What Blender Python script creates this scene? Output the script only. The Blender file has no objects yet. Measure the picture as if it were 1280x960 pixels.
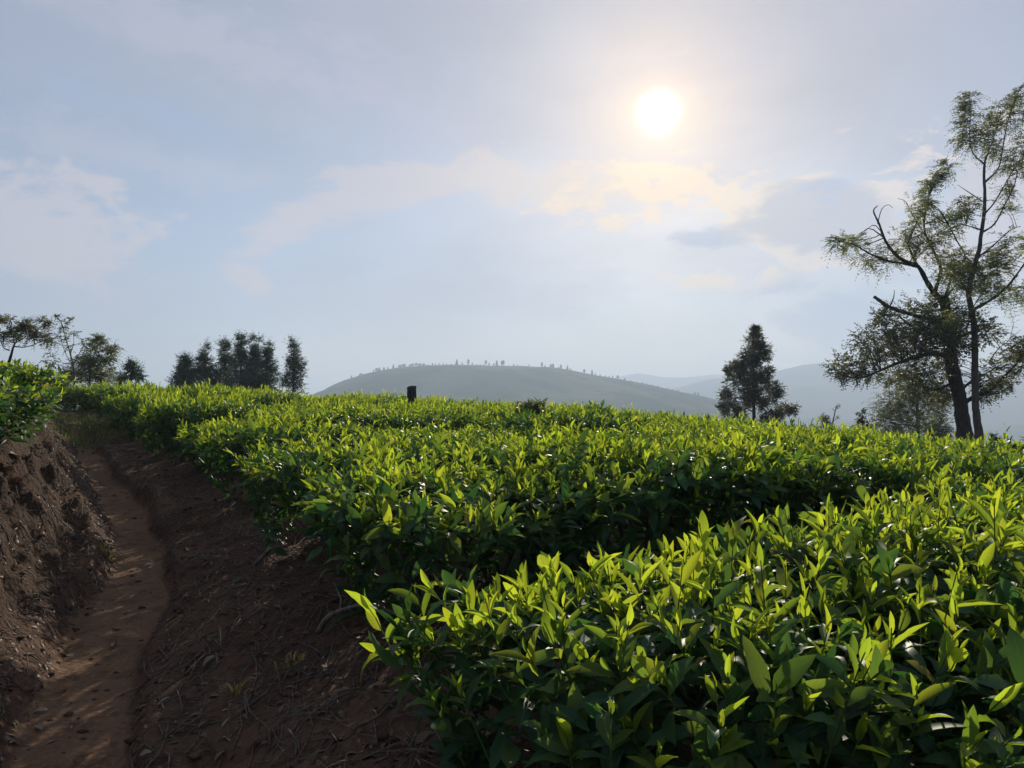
import bpy, math, random
import numpy as np
from mathutils import Vector, Matrix

SC = bpy.context.scene
COL = SC.collection
RNG = np.random.default_rng(7)
random.seed(7)

# ------------------------------------------------------------------ camera
CAM_Z = 1.35
F = 949.0                       # focal length in photo pixels (1280 wide)
PITCH = math.atan(40 / F)       # the horizon lies 40 px under the middle
cam_data = bpy.data.cameras.new('camera')
cam_data.sensor_width = 36.0
cam_data.lens = 36.0 * F / 1280.0
cam_data.clip_start = 0.03
cam_data.clip_end = 30000.0
cam = bpy.data.objects.new('camera', cam_data)
cam.location = (0, 0, CAM_Z)
cam.rotation_euler = (math.pi / 2 + PITCH, 0, 0)
COL.objects.link(cam)
SC.camera = cam
CP, SP = math.cos(PITCH), math.sin(PITCH)


def pix(px, py, d=1.0):
    """world point seen at photo pixel (px, py) at depth d"""
    a, b = (px - 640) / F, -(py - 480) / F
    return Vector((d * a, d * (CP - b * SP), CAM_Z + d * (SP + b * CP)))


def direction(px, py):
    v = pix(px, py, 1.0) - Vector((0, 0, CAM_Z))
    return v.normalized()


SUN = direction(823, 141)
SUN_EL = math.asin(SUN.z)
SUN_AZ = math.atan2(SUN.x, SUN.y)

# ------------------------------------------------------------------ light, exposure
SC.view_settings.view_transform = 'Standard'
SC.view_settings.look = 'None'
SC.view_settings.exposure = 0.2
SC.view_settings.gamma = 1.0
try:
    SC.view_settings.use_curve_mapping = False
except Exception:
    pass
SUN_STRENGTH = 5.0
SKY_STRENGTH = 0.095
sun_data = bpy.data.lights.new('sun', 'SUN')
sun_data.energy = SUN_STRENGTH
sun_data.angle = math.radians(0.6)
sun_data.color = (1.0, 0.90, 0.74)
sun = bpy.data.objects.new('sun', sun_data)
sun.rotation_euler = (-SUN).to_track_quat('-Z', 'Y').to_euler()
sun.location = (0, 0, 50)
COL.objects.link(sun)
cy = SC.cycles
cy.max_bounces = 6
cy.diffuse_bounces = 3
cy.glossy_bounces = 2
cy.transmission_bounces = 4
cy.volume_bounces = 0
cy.transparent_max_bounces = 6
cy.use_denoising = True
cy.caustics_reflective = False
cy.caustics_refractive = False
cy.sample_clamp_indirect = 4.0


class Nodes:
    """tiny expression helper on a node tree"""

    def __init__(self, tree):
        self.t = tree

    def new(self, kind, **kw):
        n = self.t.nodes.new(kind)
        for k, v in kw.items():
            setattr(n, k, v)
        return n

    def put(self, sock, v):
        if isinstance(v, bpy.types.NodeSocket):
            self.t.links.new(v, sock)
        elif isinstance(v, (int, float)):
            try:
                sock.default_value = v
            except TypeError:
                sock.default_value = (v, v, v)
        else:
            v = tuple(v)
            if sock.type == 'RGBA' and len(v) == 3:
                v = v + (1.0,)
            sock.default_value = v

    def m(self, op, a, b=0.0, c=0.0, clamp=False):
        n = self.new('ShaderNodeMath', operation=op)
        n.use_clamp = clamp
        self.put(n.inputs[0], a)
        self.put(n.inputs[1], b)
        self.put(n.inputs[2], c)
        return n.outputs[0]

    def vm(self, op, a, b=(0, 0, 0)):
        n = self.new('ShaderNodeVectorMath', operation=op)
        self.put(n.inputs[0], a)
        self.put(n.inputs[1], b)
        return n.outputs['Value'] if op in ('DOT_PRODUCT', 'LENGTH', 'DISTANCE') else n.outputs[0]

    def ramp01(self, v, lo, hi, smooth=True):
        n = self.new('ShaderNodeMapRange')
        n.interpolation_type = 'SMOOTHSTEP' if smooth else 'LINEAR'
        n.clamp = True
        self.put(n.inputs[0], v)
        n.inputs[1].default_value = lo
        n.inputs[2].default_value = hi
        n.inputs[3].default_value = 0.0
        n.inputs[4].default_value = 1.0
        return n.outputs[0]

    def mix(self, f, a, b, mode='MIX'):
        n = self.new('ShaderNodeMix', data_type='RGBA', blend_type=mode)
        self.put(n.inputs[0], f)
        self.put(n.inputs[6], a)
        self.put(n.inputs[7], b)
        return n.outputs[2]

    def noise(self, vec, scale, detail=4.0, rough=0.55, dist=0.0):
        n = self.new('ShaderNodeTexNoise')
        if vec is not None:
            self.put(n.inputs['Vector'], vec)
        n.inputs['Scale'].default_value = scale
        n.inputs['Detail'].default_value = detail
        n.inputs['Roughness'].default_value = rough
        n.inputs['Distortion'].default_value = dist
        return n.outputs['Fac']


# ------------------------------------------------------------------ sky
world = bpy.data.worlds.new('World')
SC.world = world
world.use_nodes = True
wt = world.node_tree
wt.nodes.clear()
W = Nodes(wt)
sky = W.new('ShaderNodeTexSky', sky_type='NISHITA')
sky.sun_disc = False
sky.sun_elevation = SUN_EL
sky.sun_rotation = SUN_AZ
sky.altitude = 1500
sky.air_density = 1.0
sky.dust_density = 1.2
sky.ozone_density = 1.5
dvec = W.new('ShaderNodeTexCoord').outputs['Generated']
sep = W.new('ShaderNodeSeparateXYZ')
W.put(sep.inputs[0], dvec)
az = W.m('ARCTAN2', sep.outputs[0], sep.outputs[1])
el = W.m('ARCSINE', sep.outputs[2])
ang = W.m('ARCCOSINE', W.m('MINIMUM', W.vm('DOT_PRODUCT', dvec, tuple(SUN)), 0.9999999))
comb = W.new('ShaderNodeCombineXYZ')
W.put(comb.inputs[0], W.m('MULTIPLY', az, 1.0))
W.put(comb.inputs[1], W.m('MULTIPLY', el, 2.2))
fine = W.noise(comb.outputs[0], 7.0, 7.0, 0.62, 0.35)
wisp = W.noise(W.vm('ADD', comb.outputs[0], (3.1, 1.7, 0.4)), 2.4, 5.0, 0.5, 0.3)
fine2 = W.noise(comb.outputs[0], 21.0, 5.0, 0.6, 0.6)
fine_c = W.m('ADD', W.m('MULTIPLY', W.m('SUBTRACT', fine, 0.5), 2.4), W.m('MULTIPLY', W.m('SUBTRACT', fine2, 0.5), 1.1))


def azel(px, py):
    v = direction(px, py)
    return math.atan2(v.x, v.y), math.asin(v.z)


def cloud(px, py, rx, ry, tilt, rag, soft=0.55):
    """ragged elliptical cloud centred on a direction; radii in photo pixels"""
    a0, e0 = azel(px, py)
    k = 1 / F
    c, s = math.cos(math.radians(tilt)), math.sin(math.radians(tilt))
    dx = W.m('SUBTRACT', az, a0)
    dy = W.m('SUBTRACT', el, e0)
    u = W.m('ADD', W.m('MULTIPLY', dx, c / (rx * k)), W.m('MULTIPLY', dy, s / (rx * k)))
    v = W.m('ADD', W.m('MULTIPLY', dx, -s / (ry * k)), W.m('MULTIPLY', dy, c / (ry * k)))
    r = W.m('SQRT', W.m('ADD', W.m('MULTIPLY', u, u), W.m('MULTIPLY', v, v)))
    r = W.m('ADD', r, W.m('MULTIPLY', fine_c, rag))
    n = W.ramp01(r, 1.0 - soft * .8, 1.0 + soft * 0.25)
    return W.m('SUBTRACT', 1.0, n)


def union(ms):
    o = ms[0]
    for q in ms[1:]:
        o = W.m('MAXIMUM', o, q)
    return o


base_sky = W.mix(1.0, sky.outputs[0], (SKY_STRENGTH,) * 3, 'MULTIPLY')
# a thin milky veil over the whole sky, streaked
veil_f = W.m('ADD', 0.60, W.m('MULTIPLY', W.m('SUBTRACT', wisp, 0.5), 1.3), clamp=True)
col = W.mix(veil_f, base_sky, (0.350, 0.382, 0.475))
# aureole: sunlight scattered forward in the veil
halo_w = W.m('POWER', 2.718, W.m('MULTIPLY', ang, -1 / 0.17))
halo_n = W.m('POWER', 2.718, W.m('MULTIPLY', ang, -1 / 0.055))
warm = W.mix(W.m('MULTIPLY', halo_w, 0.55), col, (0.78, 0.62, 0.48))
col = warm
low = W.m('MULTIPLY', W.m('SUBTRACT', 1.0, W.ramp01(el, 0.0, 0.16)), W.m('SUBTRACT', 1.0, W.ramp01(W.m('ABSOLUTE', W.m('SUBTRACT', az, SUN_AZ)), 0.1, 0.9)))
col = W.mix(W.m('MULTIPLY', low, 0.8), col, (0.70, 0.56, 0.48))
# the clouds the photograph shows
pale = union([
    cloud(385, 272, 80, 32, 26, 1.2), cloud(510, 228, 110, 28, 8, 1.2), cloud(640, 228, 150, 26, -4, 1.6, .7), cloud(760, 236, 140, 26, -2, 2.0, .8),
    cloud(15, 275, 120, 58, 4, 1.4), cloud(312, 350, 32, 15, -20, 1.4), cloud(60, 330, 70, 25, 0, 1.6, .9),
    cloud(1300, 210, 140, 40, 10, 1.6), cloud(1190, 300, 110, 40, -10, 1.8, .8), cloud(760, 240, 90, 24, 4, 2.0, .8)])
bright = union([
    cloud(860, 238, 130, 32, 2, 2.6, .8), cloud(960, 250, 60, 34, 0, 2.6, .7), cloud(1125, 222, 85, 32, 30, 2.6, .7), cloud(1100, 300, 60, 26, -20, 2.6, .8),
    cloud(1080, 250, 40, 12, 30, 2.4, .7), cloud(1010, 318, 70, 22, -28, 2.4, .8), cloud(890, 348, 85, 14, 4, 2.4, .8),
    cloud(1010, 222, 46, 7, 4, 1.4, .8), cloud(810, 208, 34, 6, 2, 1.2, .8)])
thin = union([cloud(300, 70, 380, 46, -10, 1.6, 1.2), cloud(950, 60, 300, 30, 6, 1.6, 1.2), cloud(150, 190, 220, 24, -6, 1.6, 1.2), cloud(480, 370, 420, 30, 2, 1.4, 1.2)])
col = W.mix(W.m('MULTIPLY', thin, 0.35), col, (0.50, 0.48, 0.57))
grey = union([cloud(1030, 268, 85, 52, -20, 1.0, .6), cloud(870, 300, 60, 16, 0, 1.6, .9), cloud(1080, 400, 110, 60, 0, 1.4, .9), cloud(215, 150, 120, 16, -8, 1.4, .9)])
gen = W.ramp01(W.noise(W.vm('ADD', comb.outputs[0], (7.7, 2.2, 0)), 3.0, 6.0, 0.55, 0.5), 0.56, 0.78)
away = W.ramp01(ang, 0.95, 1.25)
col = W.mix(W.m('MULTIPLY', W.m('MULTIPLY', gen, away), 0.5), col, (0.62, 0.63, 0.68))
col = W.mix(W.m('MULTIPLY', pale, 0.60), col, W.mix(W.ramp01(ang, 0.08, 0.42), (0.84, 0.70, 0.58), (0.60, 0.54, 0.565)))
col = W.mix(W.m('MULTIPLY', bright, 0.75), col, W.mix(W.ramp01(ang, 0.05, 0.40), (0.98, 0.79, 0.58), (0.76, 0.67, 0.63)))
col = W.mix(W.m('MULTIPLY', grey, 0.55), col, (0.30, 0.385, 0.55))
# the sun itself, softened by the veil
col = W.mix(1.0, col, W.mix(1.0, (.72, 0.47, 0.20), halo_n, 'MULTIPLY'), 'ADD')
q = W.m('DIVIDE', ang, 0.0130)
disc = W.m('POWER', 2.718, W.m('MULTIPLY', W.m('MULTIPLY', q, q), -1.0))
col = W.mix(1.0, col, W.mix(1.0, (13.0, 11.5, 8.6), disc, 'MULTIPLY'), 'ADD')
bg = W.new('ShaderNodeBackground')
W.put(bg.inputs[0], col)
bg.inputs[1].default_value = 1.0
wo = W.new('ShaderNodeOutputWorld')
wt.links.new(bg.outputs[0], wo.inputs[0])


# ------------------------------------------------------------------ noise and ground shape
def _hash(ix, iy, seed):
    h = (ix.astype(np.int64) * 374761393 + iy.astype(np.int64) * 668265263 + seed * 1442695041) & 0xFFFFFFFF
    h = ((h ^ (h >> 13)) * 1274126177) & 0xFFFFFFFF
    h = h ^ (h >> 16)
    return (h & 0xFFFFFF) / float(0xFFFFFF)


def vnoise(x, y, seed=0):
    ix, iy = np.floor(x), np.floor(y)
    fx, fy = x - ix, y - iy
    fx = fx * fx * (3 - 2 * fx)
    fy = fy * fy * (3 - 2 * fy)
    a = _hash(ix, iy, seed); b = _hash(ix + 1, iy, seed)
    c = _hash(ix, iy + 1, seed); d = _hash(ix + 1, iy + 1, seed)
    return (a + (b - a) * fx) * (1 - fy) + (c + (d - c) * fx) * fy


def fbm(x, y, scale, octs=4, seed=0, gain=0.5):
    x = np.asarray(x, float) / scale; y = np.asarray(y, float) / scale
    o, amp, tot = 0.0, 1.0, 0.0
    for k in range(octs):
        o = o + amp * (vnoise(x * 2 ** k + 17.3 * k, y * 2 ** k - 9.1 * k, seed + k) - 0.5)
        tot += amp
        amp *= gain
    return o / tot * 2.0


def sstep(v, a, b):
    q = np.clip((v - a) / (b - a), 0, 1)
    return q * q * (3 - 2 * q)


PA = math.radians(30.1)
UX, UY = -math.sin(PA), math.cos(PA)      # along the path
RX, RY = math.cos(PA), math.sin(PA)       # to its right
CT = np.array([-5, 0, 2.95, 3.75, 4.85, 6, 8, 10, 14, 18, 22, 30.])
CS = np.array([-.2, -.06, .0, .08, .30, .46, .46, .34, .20, .10, .06, .0])


def st(x, y):
    return x * RX + y * RY, x * UX + y * UY


def xy(s, t):
    return s * RX + t * UX, s * RY + t * UY


def centre(t):
    # smooth the polyline by averaging three taps
    return (np.interp(t - .5, CT, CS) + 2 * np.interp(t, CT, CS) + np.interp(t + .5, CT, CS)) / 4


def half_width(t):
    return 0.185 - .045 * sstep(t, 3, 9) + 0.025 * np.sin(t * 1.7) + 0.02 * np.sin(t * 4.1 + 1)


def table_top(x, y):
    """height of the plucked surface of the tea"""
    xc = np.clip(x, -18, 22); yc = np.clip(y, 0, 30)
    z = 1.041 - .01976 * xc + .03143 * yc - .002218 * xc * yc - .00157 * xc * xc
    z = z + 0.05 * fbm(x, y, 3.5, 2, 90)
    z = z - .036 * np.maximum(0, xc - 2) * np.minimum(1, yc / 12)
    start = 17.0
    return z - .007 * np.maximum(0, y - start) ** 2


BUSH_H = 0.62


def ground(x, y, detail=True):
    x = np.asarray(x, float); y = np.asarray(y, float)
    s, t = st(x, y)
    sp = s - centre(t)
    hw = half_width(t)
    zp = 0.06 * np.clip(t, -6, 24)
    field = table_top(x, y) - BUSH_H
    far = sstep(t, 17, 24)
    # right of the path: a small ledge, a bare slope, then the field
    q = sp - hw
    ledge = 0.10 * sstep(q, -0.02, 0.07) * (1 + 0.8 * fbm(x, y, .5, 2, 5))
    slope = sstep(q, 0.0, 1.15)
    keep = (1 - sstep(q, .9, 2.6)) * (1 - sstep(t, 16, 22))
    bed = field + (np.maximum(field, zp + .12) - field) * keep
    right = zp + ledge + (bed - zp - ledge * .9) * slope
    # left of the path: a steep bank with a shelf of fallen soil at its foot
    p = -sp - hw
    wob = 0.16 * fbm(t, t * 0.3, 1.1, 3, 11)
    p2 = p + wob * sstep(p, .1, .4)
    bank = 0.15 * sstep(p2, -0.03, 0.15) + 0.53 * sstep(p2, 0.12, 0.76) + 0.14 * sstep(p2, .6, 1.6)
    left = zp + bank + 0.02 * np.clip(p - 1, 0, 8)
    left = left - .007 * np.maximum(0, y - 19) ** 2
    left = left * (1 - far) + field * far
    z = np.where(sp >= 0, right, left)
    zpath_far = field
    z = np.where((np.abs(sp) <= hw + .02) & (t > 17), z * (1 - far) + zpath_far * far, z)
    if detail:
        near = np.exp(-np.maximum(0, np.hypot(x, y) - 6) / 12)
        off = sstep(np.abs(sp), hw * .8, hw + .25)
        steep = sstep(p, .05, .3) * (1 - sstep(p, .7, 1.1))
        z = z + near * (0.018 * fbm(x, y, .28, 4, 21) + off * (0.065 * fbm(x, y, .45, 4, 31, .6)
            + 0.022 * np.abs(fbm(x, y, .12, 3, 41, .6))) + steep * (0.20 * fbm(s * 2.6, t, .40, 5, 51, .66) + .09 * np.abs(fbm(s * 2.5, t, .16, 3, 55, .6))))
        z = z - (1 - off) * near * 0.015
    # drop to the valley
    r = np.hypot(x, y)
    return np.maximum(z, -6 - 56 * sstep(r, 40, 320) + 2.0 * fbm(x, y, 90, 3, 61))


def ground1(x, y):
    return float(ground(np.array([x]), np.array([y]))[0])


# ------------------------------------------------------------------ mesh helpers
def make_mesh(name, V, quads=None, tris=None, mat=None, uv=None, attr=None, smooth=True, midx=None, mats=None):
    V = np.asarray(V, np.float32)
    me = bpy.data.meshes.new(name)
    nq = 0 if quads is None else len(quads)
    nt = 0 if tris is None else len(tris)
    me.vertices.add(len(V))
    me.vertices.foreach_set('co', V.ravel())
    loops = []
    if nq: loops.append(np.asarray(quads, np.int32).ravel())
    if nt: loops.append(np.asarray(tris, np.int32).ravel())
    loops = np.concatenate(loops)
    me.loops.add(len(loops))
    me.loops.foreach_set('vertex_index', loops)
    me.polygons.add(nq + nt)
    starts = np.concatenate([np.arange(nq) * 4, nq * 4 + np.arange(nt) * 3]).astype(np.int32)
    me.polygons.foreach_set('loop_start', starts)
    if smooth:
        me.polygons.foreach_set('use_smooth', np.ones(nq + nt, bool))
    if uv is not None:
        l = me.uv_layers.new(name='UVMap')
        l.data.foreach_set('uv', np.asarray(uv, np.float32)[loops].ravel())
    if attr is not None:
        a = me.attributes.new('age', 'FLOAT', 'POINT')
        a.data.foreach_set('value', np.asarray(attr, np.float32))
    for q in (mats or ([mat] if mat else [])):
        me.materials.append(q)
    if midx is not None:
        me.polygons.foreach_set('material_index', np.asarray(midx, np.int32))
    me.update(calc_edges=True)
    return me


def link(name, me, parent=None, loc=None):
    o = bpy.data.objects.new(name, me)
    COL.objects.link(o)
    if parent is not None:
        o.parent = parent
    if loc is not None:
        o.location = loc
    return o


def tag(o, label=None, cat=None, group=None, kind=None):
    if label: o['label'] = label
    if cat: o['category'] = cat
    if group: o['group'] = group
    if kind: o['kind'] = kind
    return o


def thing(name, loc, label, cat, group=None, rz=0.0):
    o = bpy.data.objects.new(name, None)
    o.empty_display_size = .2
    o.location = loc
    o.rotation_euler = (0, 0, rz)
    COL.objects.link(o)
    return tag(o, label, cat, group)


class Bag:
    """collects pieces of geometry for one mesh"""

    def __init__(self):
        self.V, self.Q, self.T, self.n = [], [], [], 0

    def add(self, V, Q=None, T=None):
        V = np.asarray(V, float)
        if Q is not None and len(Q): self.Q.append(np.asarray(Q) + self.n)
        if T is not None and len(T): self.T.append(np.asarray(T) + self.n)
        self.V.append(V)
        self.n += len(V)

    def tube(self, pts, radii, sides=6, rough=0.0, seed=0):
        P = np.asarray([tuple(p) for p in pts], float)
        R = np.asarray(radii, float)
        n = len(P)
        T = np.gradient(P, axis=0)
        T /= np.linalg.norm(T, axis=1)[:, None] + 1e-9
        ref = np.array([0.31, 0.87, 0.39]) if abs(T[0] @ np.array([0.31, 0.87, 0.39])) < .9 else np.array([1., 0, 0])
        A = np.cross(T, ref); A /= np.linalg.norm(A, axis=1)[:, None] + 1e-9
        B = np.cross(T, A)
        th = np.arange(sides) / sides * 2 * math.pi
        rr = R[:, None] * np.ones(sides)[None]
        if rough:
            g = np.random.default_rng(seed)
            rr = rr * (1 + rough * (g.random((n, sides)) - .5) * 2)
        V = P[:, None] + rr[..., None] * (np.cos(th)[None, :, None] * A[:, None] + np.sin(th)[None, :, None] * B[:, None])
        V = V.reshape(-1, 3)
        Q = []
        for i in range(n - 1):
            for j in range(sides):
                k = (j + 1) % sides
                Q.append((i * sides + j, i * sides + k, (i + 1) * sides + k, (i + 1) * sides + j))
        V = np.vstack([V, P[0] - T[0] * R[0] * .2, P[-1] + T[-1] * R[-1] * .6])
        b, e = n * sides, n * sides + 1
        Tt = [(b, (j + 1) % sides, j) for j in range(sides)] + [(e, (n - 1) * sides + j, (n - 1) * sides + (j + 1) % sides) for j in range(sides)]
        self.add(V, Q, Tt)

    def mesh(self, name, mat, smooth=True):
        return make_mesh(name, np.vstack(self.V), np.vstack(self.Q) if self.Q else None,
                         np.vstack(self.T) if self.T else None, mat, smooth=smooth)


def unit(v):
    return v / (np.linalg.norm(v, axis=-1, keepdims=True) + 1e-9)


def smooth_line(pts, n=4):
    """Catmull-Rom through points"""
    P = [np.array(p, float) for p in pts]
    P = [2 * P[0] - P[1]] + P + [2 * P[-1] - P[-2]]
    out = []
    for i in range(1, len(P) - 2):
        for k in range(n):
            u = k / n
            a, b, c, d = P[i - 1], P[i], P[i + 1], P[i + 2]
            out.append(.5 * (2 * b + (c - a) * u + (2 * a - 5 * b + 4 * c - d) * u * u + (3 * b - a - 3 * c + d) * u ** 3))
    out.append(P[-2])
    return np.array(out)


# ------------------------------------------------------------------ materials
def material(name):
    m = bpy.data.materials.new(name)
    m.use_nodes = True
    m.node_tree.nodes.clear()
    n = Nodes(m.node_tree)
    out = n.new('ShaderNodeOutputMaterial')
    return m, n, out


def soil_material(name, c1, c2, c3, grain=1.0, bump=0.5):
    m, n, out = material(name)
    pos = n.new('ShaderNodeNewGeometry').outputs['Position']
    a = n.noise(pos, 1.1, 6, .6)
    b = n.noise(pos, 9.0 * grain, 6, .65)
    c = n.noise(pos, 55.0 * grain, 4, .6)
    col = n.mix(n.ramp01(a, .35, .65), c1, c2)
    col = n.mix(n.ramp01(b, .48, .72), col, c3)
    col = n.mix(n.m('MULTIPLY', n.ramp01(c, .55, .75), .5), col, (c2[0] * 1.7, c2[1] * 1.7, c2[2] * 1.7))
    vor = n.new('ShaderNodeTexVoronoi')
    n.put(vor.inputs['Vector'], pos)
    vor.inputs['Scale'].default_value = 38 * grain
    h = n.m('ADD', n.m('MULTIPLY', b, 1.0), n.m('ADD', n.m('MULTIPLY', c, .5), n.m('MULTIPLY', vor.outputs[0], .5)))
    bp = n.new('ShaderNodeBump')
    bp.inputs['Strength'].default_value = bump
    bp.inputs['Distance'].default_value = 0.03
    n.put(bp.inputs['Height'], h)
    p = n.new('ShaderNodeBsdfPrincipled')
    n.put(p.inputs['Base Color'], col)
    p.inputs['Roughness'].default_value = .95
    p.inputs['Specular IOR Level'].default_value = .15
    n.put(p.inputs['Normal'], bp.outputs[0])
    m.node_tree.links.new(p.outputs[0], out.inputs[0])
    return m


def leaf_material(name, mature, young, t_mature, t_young, rough=.36, trans=(.30, .55), spec=.5, veins=True):
    m, n, out = material(name)
    att = n.new('ShaderNodeAttribute', attribute_name='age')
    geo = n.new('ShaderNodeNewGeometry')
    oi = n.new('ShaderNodeObjectInfo')
    rnd = n.m('FRACT', n.m('ADD', geo.outputs['Random Per Island'], oi.outputs['Random']))
    age = n.m('ADD', att.outputs['Fac'], n.m('MULTIPLY', n.m('SUBTRACT', rnd, .5), .28), clamp=True)
    f = n.ramp01(age, .1, .95)
    col = n.mix(f, mature, young)
    tcol = n.mix(f, t_mature, t_young)
    rnd2 = n.m('FRACT', n.m('MULTIPLY', rnd, 7.31))
    val = n.m('ADD', .72, n.m('MULTIPLY', rnd2, .56))
    cv = n.new('ShaderNodeCombineXYZ')
    n.put(cv.inputs[0], n.m('MULTIPLY', val, n.m('ADD', .9, n.m('MULTIPLY', rnd, .25))))
    n.put(cv.inputs[1], val)
    n.put(cv.inputs[2], val)
    col = n.mix(1.0, col, cv.outputs[0], 'MULTIPLY')
    tcol = n.mix(1.0, tcol, cv.outputs[0], 'MULTIPLY')
    if veins:
        old = n.m('GREATER_THAN', n.m('FRACT', n.m('MULTIPLY', rnd, 91.7)), .986)
        old = n.m('MULTIPLY', old, n.m('LESS_THAN', att.outputs['Fac'], .5))
        col = n.mix(old, col, (.20, .18, .05))
        tcol = n.mix(old, tcol, (.40, .34, .05))
    p = n.new('ShaderNodeBsdfPrincipled')
    if veins:
        uv = n.new('ShaderNodeTexCoord').outputs['UV']
        su = n.new('ShaderNodeSeparateXYZ')
        n.put(su.inputs[0], uv)
        du = n.m('ABSOLUTE', n.m('SUBTRACT', su.outputs[0], .5))
        mid = n.m('SUBTRACT', 1.0, n.ramp01(du, .015, .05))
        side = n.m('SINE', n.m('MULTIPLY', n.m('SUBTRACT', su.outputs[1], n.m('MULTIPLY', du, .35)), 55.0))
        sv = n.ramp01(side, .8, 1.0)
        col = n.mix(n.m('MULTIPLY', mid, .55), col, n.mix(f, (.13, .19, .06), (.25, .33, .08)))
        tcol = n.mix(n.m('MULTIPLY', n.m('MAXIMUM', mid, n.m('MULTIPLY', sv, .5)), .45), tcol, n.mix(f, (.03, .06, .006), (.22, .30, .02)))
        bp = n.new('ShaderNodeBump')
        bp.inputs['Strength'].default_value = .16
        bp.inputs['Distance'].default_value = .002
        n.put(bp.inputs['Height'], n.m('MULTIPLY', mid, -1.0))
        n.put(p.inputs['Normal'], bp.outputs[0])
    n.put(p.inputs['Base Color'], col)
    p.inputs['Roughness'].default_value = rough
    p.inputs['Specular IOR Level'].default_value = spec
    tr = n.new('ShaderNodeBsdfTranslucent')
    n.put(tr.inputs[0], tcol)
    ms = n.new('ShaderNodeMixShader')
    n.put(ms.inputs[0], n.m('ADD', trans[0], n.m('MULTIPLY', f, trans[1] - trans[0])))
    m.node_tree.links.new(p.outputs[0], ms.inputs[1])
    m.node_tree.links.new(tr.outputs[0], ms.inputs[2])
    m.node_tree.links.new(ms.outputs[0], out.inputs[0])
    return m


def bark_material(name, c1, c2, scale=14, bump=.6, stretch=.25):
    m, n, out = material(name)
    pos = n.new('ShaderNodeNewGeometry').outputs['Position']
    v = n.vm('MULTIPLY', pos, (1, 1, stretch))
    a = n.noise(v, scale, 6, .65)
    col = n.mix(n.ramp01(a, .35, .7), c1, c2)
    bp = n.new('ShaderNodeBump')
    bp.inputs['Strength'].default_value = bump
    bp.inputs['Distance'].default_value = .03
    n.put(bp.inputs['Height'], a)
    p = n.new('ShaderNodeBsdfPrincipled')
    n.put(p.inputs['Base Color'], col)
    p.inputs['Roughness'].default_value = .9
    n.put(p.inputs['Normal'], bp.outputs[0])
    m.node_tree.links.new(p.outputs[0], out.inputs[0])
    return m




def earth_material():
    """one earth for slope, bank, path and field, blended by vertex weights"""
    m, n, out = material('earth')
    pos = n.new('ShaderNodeNewGeometry').outputs['Position']
    def w(k):
        return n.new('ShaderNodeAttribute', attribute_name=k).outputs['Fac']
    a = n.noise(pos, 1.3, 6, .6)
    b = n.noise(pos, 9.0, 7, .68)
    c = n.noise(pos, 48.0, 5, .62)
    d = n.noise(n.vm('MULTIPLY', pos, (14, 14, 40)), 1.0, 5, .6)
    def soil(c1, c2, c3):
        q = n.mix(n.ramp01(a, .36, .64), c1, c2)
        q = n.mix(n.ramp01(b, .46, .68), q, c3)
        return n.mix(n.m('MULTIPLY', n.ramp01(c, .52, .72), .45), q, tuple(v * 1.8 for v in c2))
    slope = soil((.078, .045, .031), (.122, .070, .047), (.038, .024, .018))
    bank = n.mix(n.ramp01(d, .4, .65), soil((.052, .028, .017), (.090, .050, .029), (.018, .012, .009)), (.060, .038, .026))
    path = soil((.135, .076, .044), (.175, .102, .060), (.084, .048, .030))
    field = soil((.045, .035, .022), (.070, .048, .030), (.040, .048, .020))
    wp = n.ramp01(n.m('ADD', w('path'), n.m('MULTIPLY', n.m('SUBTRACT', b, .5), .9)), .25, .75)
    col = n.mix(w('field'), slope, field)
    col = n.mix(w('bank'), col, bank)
    col = n.mix(wp, col, path)
    vor = n.new('ShaderNodeTexVoronoi')
    n.put(vor.inputs['Vector'], pos)
    vor.inputs['Scale'].default_value = 34
    h = n.m('ADD', b, n.m('ADD', n.m('MULTIPLY', c, .55), n.m('MULTIPLY', vor.outputs[0], .5)))
    bp = n.new('ShaderNodeBump')
    n.put(bp.inputs['Strength'], n.m('SUBTRACT', .85, n.m('MULTIPLY', wp, .5)))
    bp.inputs['Distance'].default_value = 0.035
    n.put(bp.inputs['Height'], h)
    p = n.new('ShaderNodeBsdfPrincipled')
    n.put(p.inputs['Base Color'], col)
    p.inputs['Roughness'].default_value = .95
    p.inputs['Specular IOR Level'].default_value = .12
    n.put(p.inputs['Normal'], bp.outputs[0])
    m.node_tree.links.new(p.outputs[0], out.inputs[0])
    return m


M_EARTH = earth_material()
M_CLOD = soil_material('clod', (.060, .036, .026), (.105, .062, .041), (.036, .024, .019))
M_TEA = leaf_material('tea_leaf', (.032, .078, .038), (.112, .175, .024), (.07, .19, .034), (.53, .67, .034), .48, (.34, .58), .15)
M_STEM = bark_material('tea_wood', (.060, .045, .034), (.130, .105, .085), 40)
M_SHOOT = leaf_material('tea_shoot_stem', (.05, .09, .03), (.12, .18, .04), (.1, .16, .03), (.3, .4, .05), .45, (.2, .3), .3, False)
M_BARK_DARK = bark_material('dark_bark', (.018, .014, .012), (.050, .038, .030))
M_BARK_GREY = bark_material('grey_bark', (.045, .038, .034), (.100, .085, .075))
M_LEAF_DARK = leaf_material('olive_tree_leaf', (.048, .056, .030), (.085, .095, .040), (.12, .135, .05), (.22, .24, .07), .5, (.35, .5), .3, False)
M_LEAF_FEATHER = leaf_material('feathery_tree_leaf', (.065, .085, .042), (.115, .140, .052), (.19, .23, .09), (.36, .40, .12), .5, (.42, .55), .3, False)
M_LEAF_PINE = leaf_material('blue_green_needles', (.048, .090, .055), (.080, .130, .070), (.09, .15, .08), (.16, .23, .10), .55, (.2, .3), .25, False)
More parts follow.
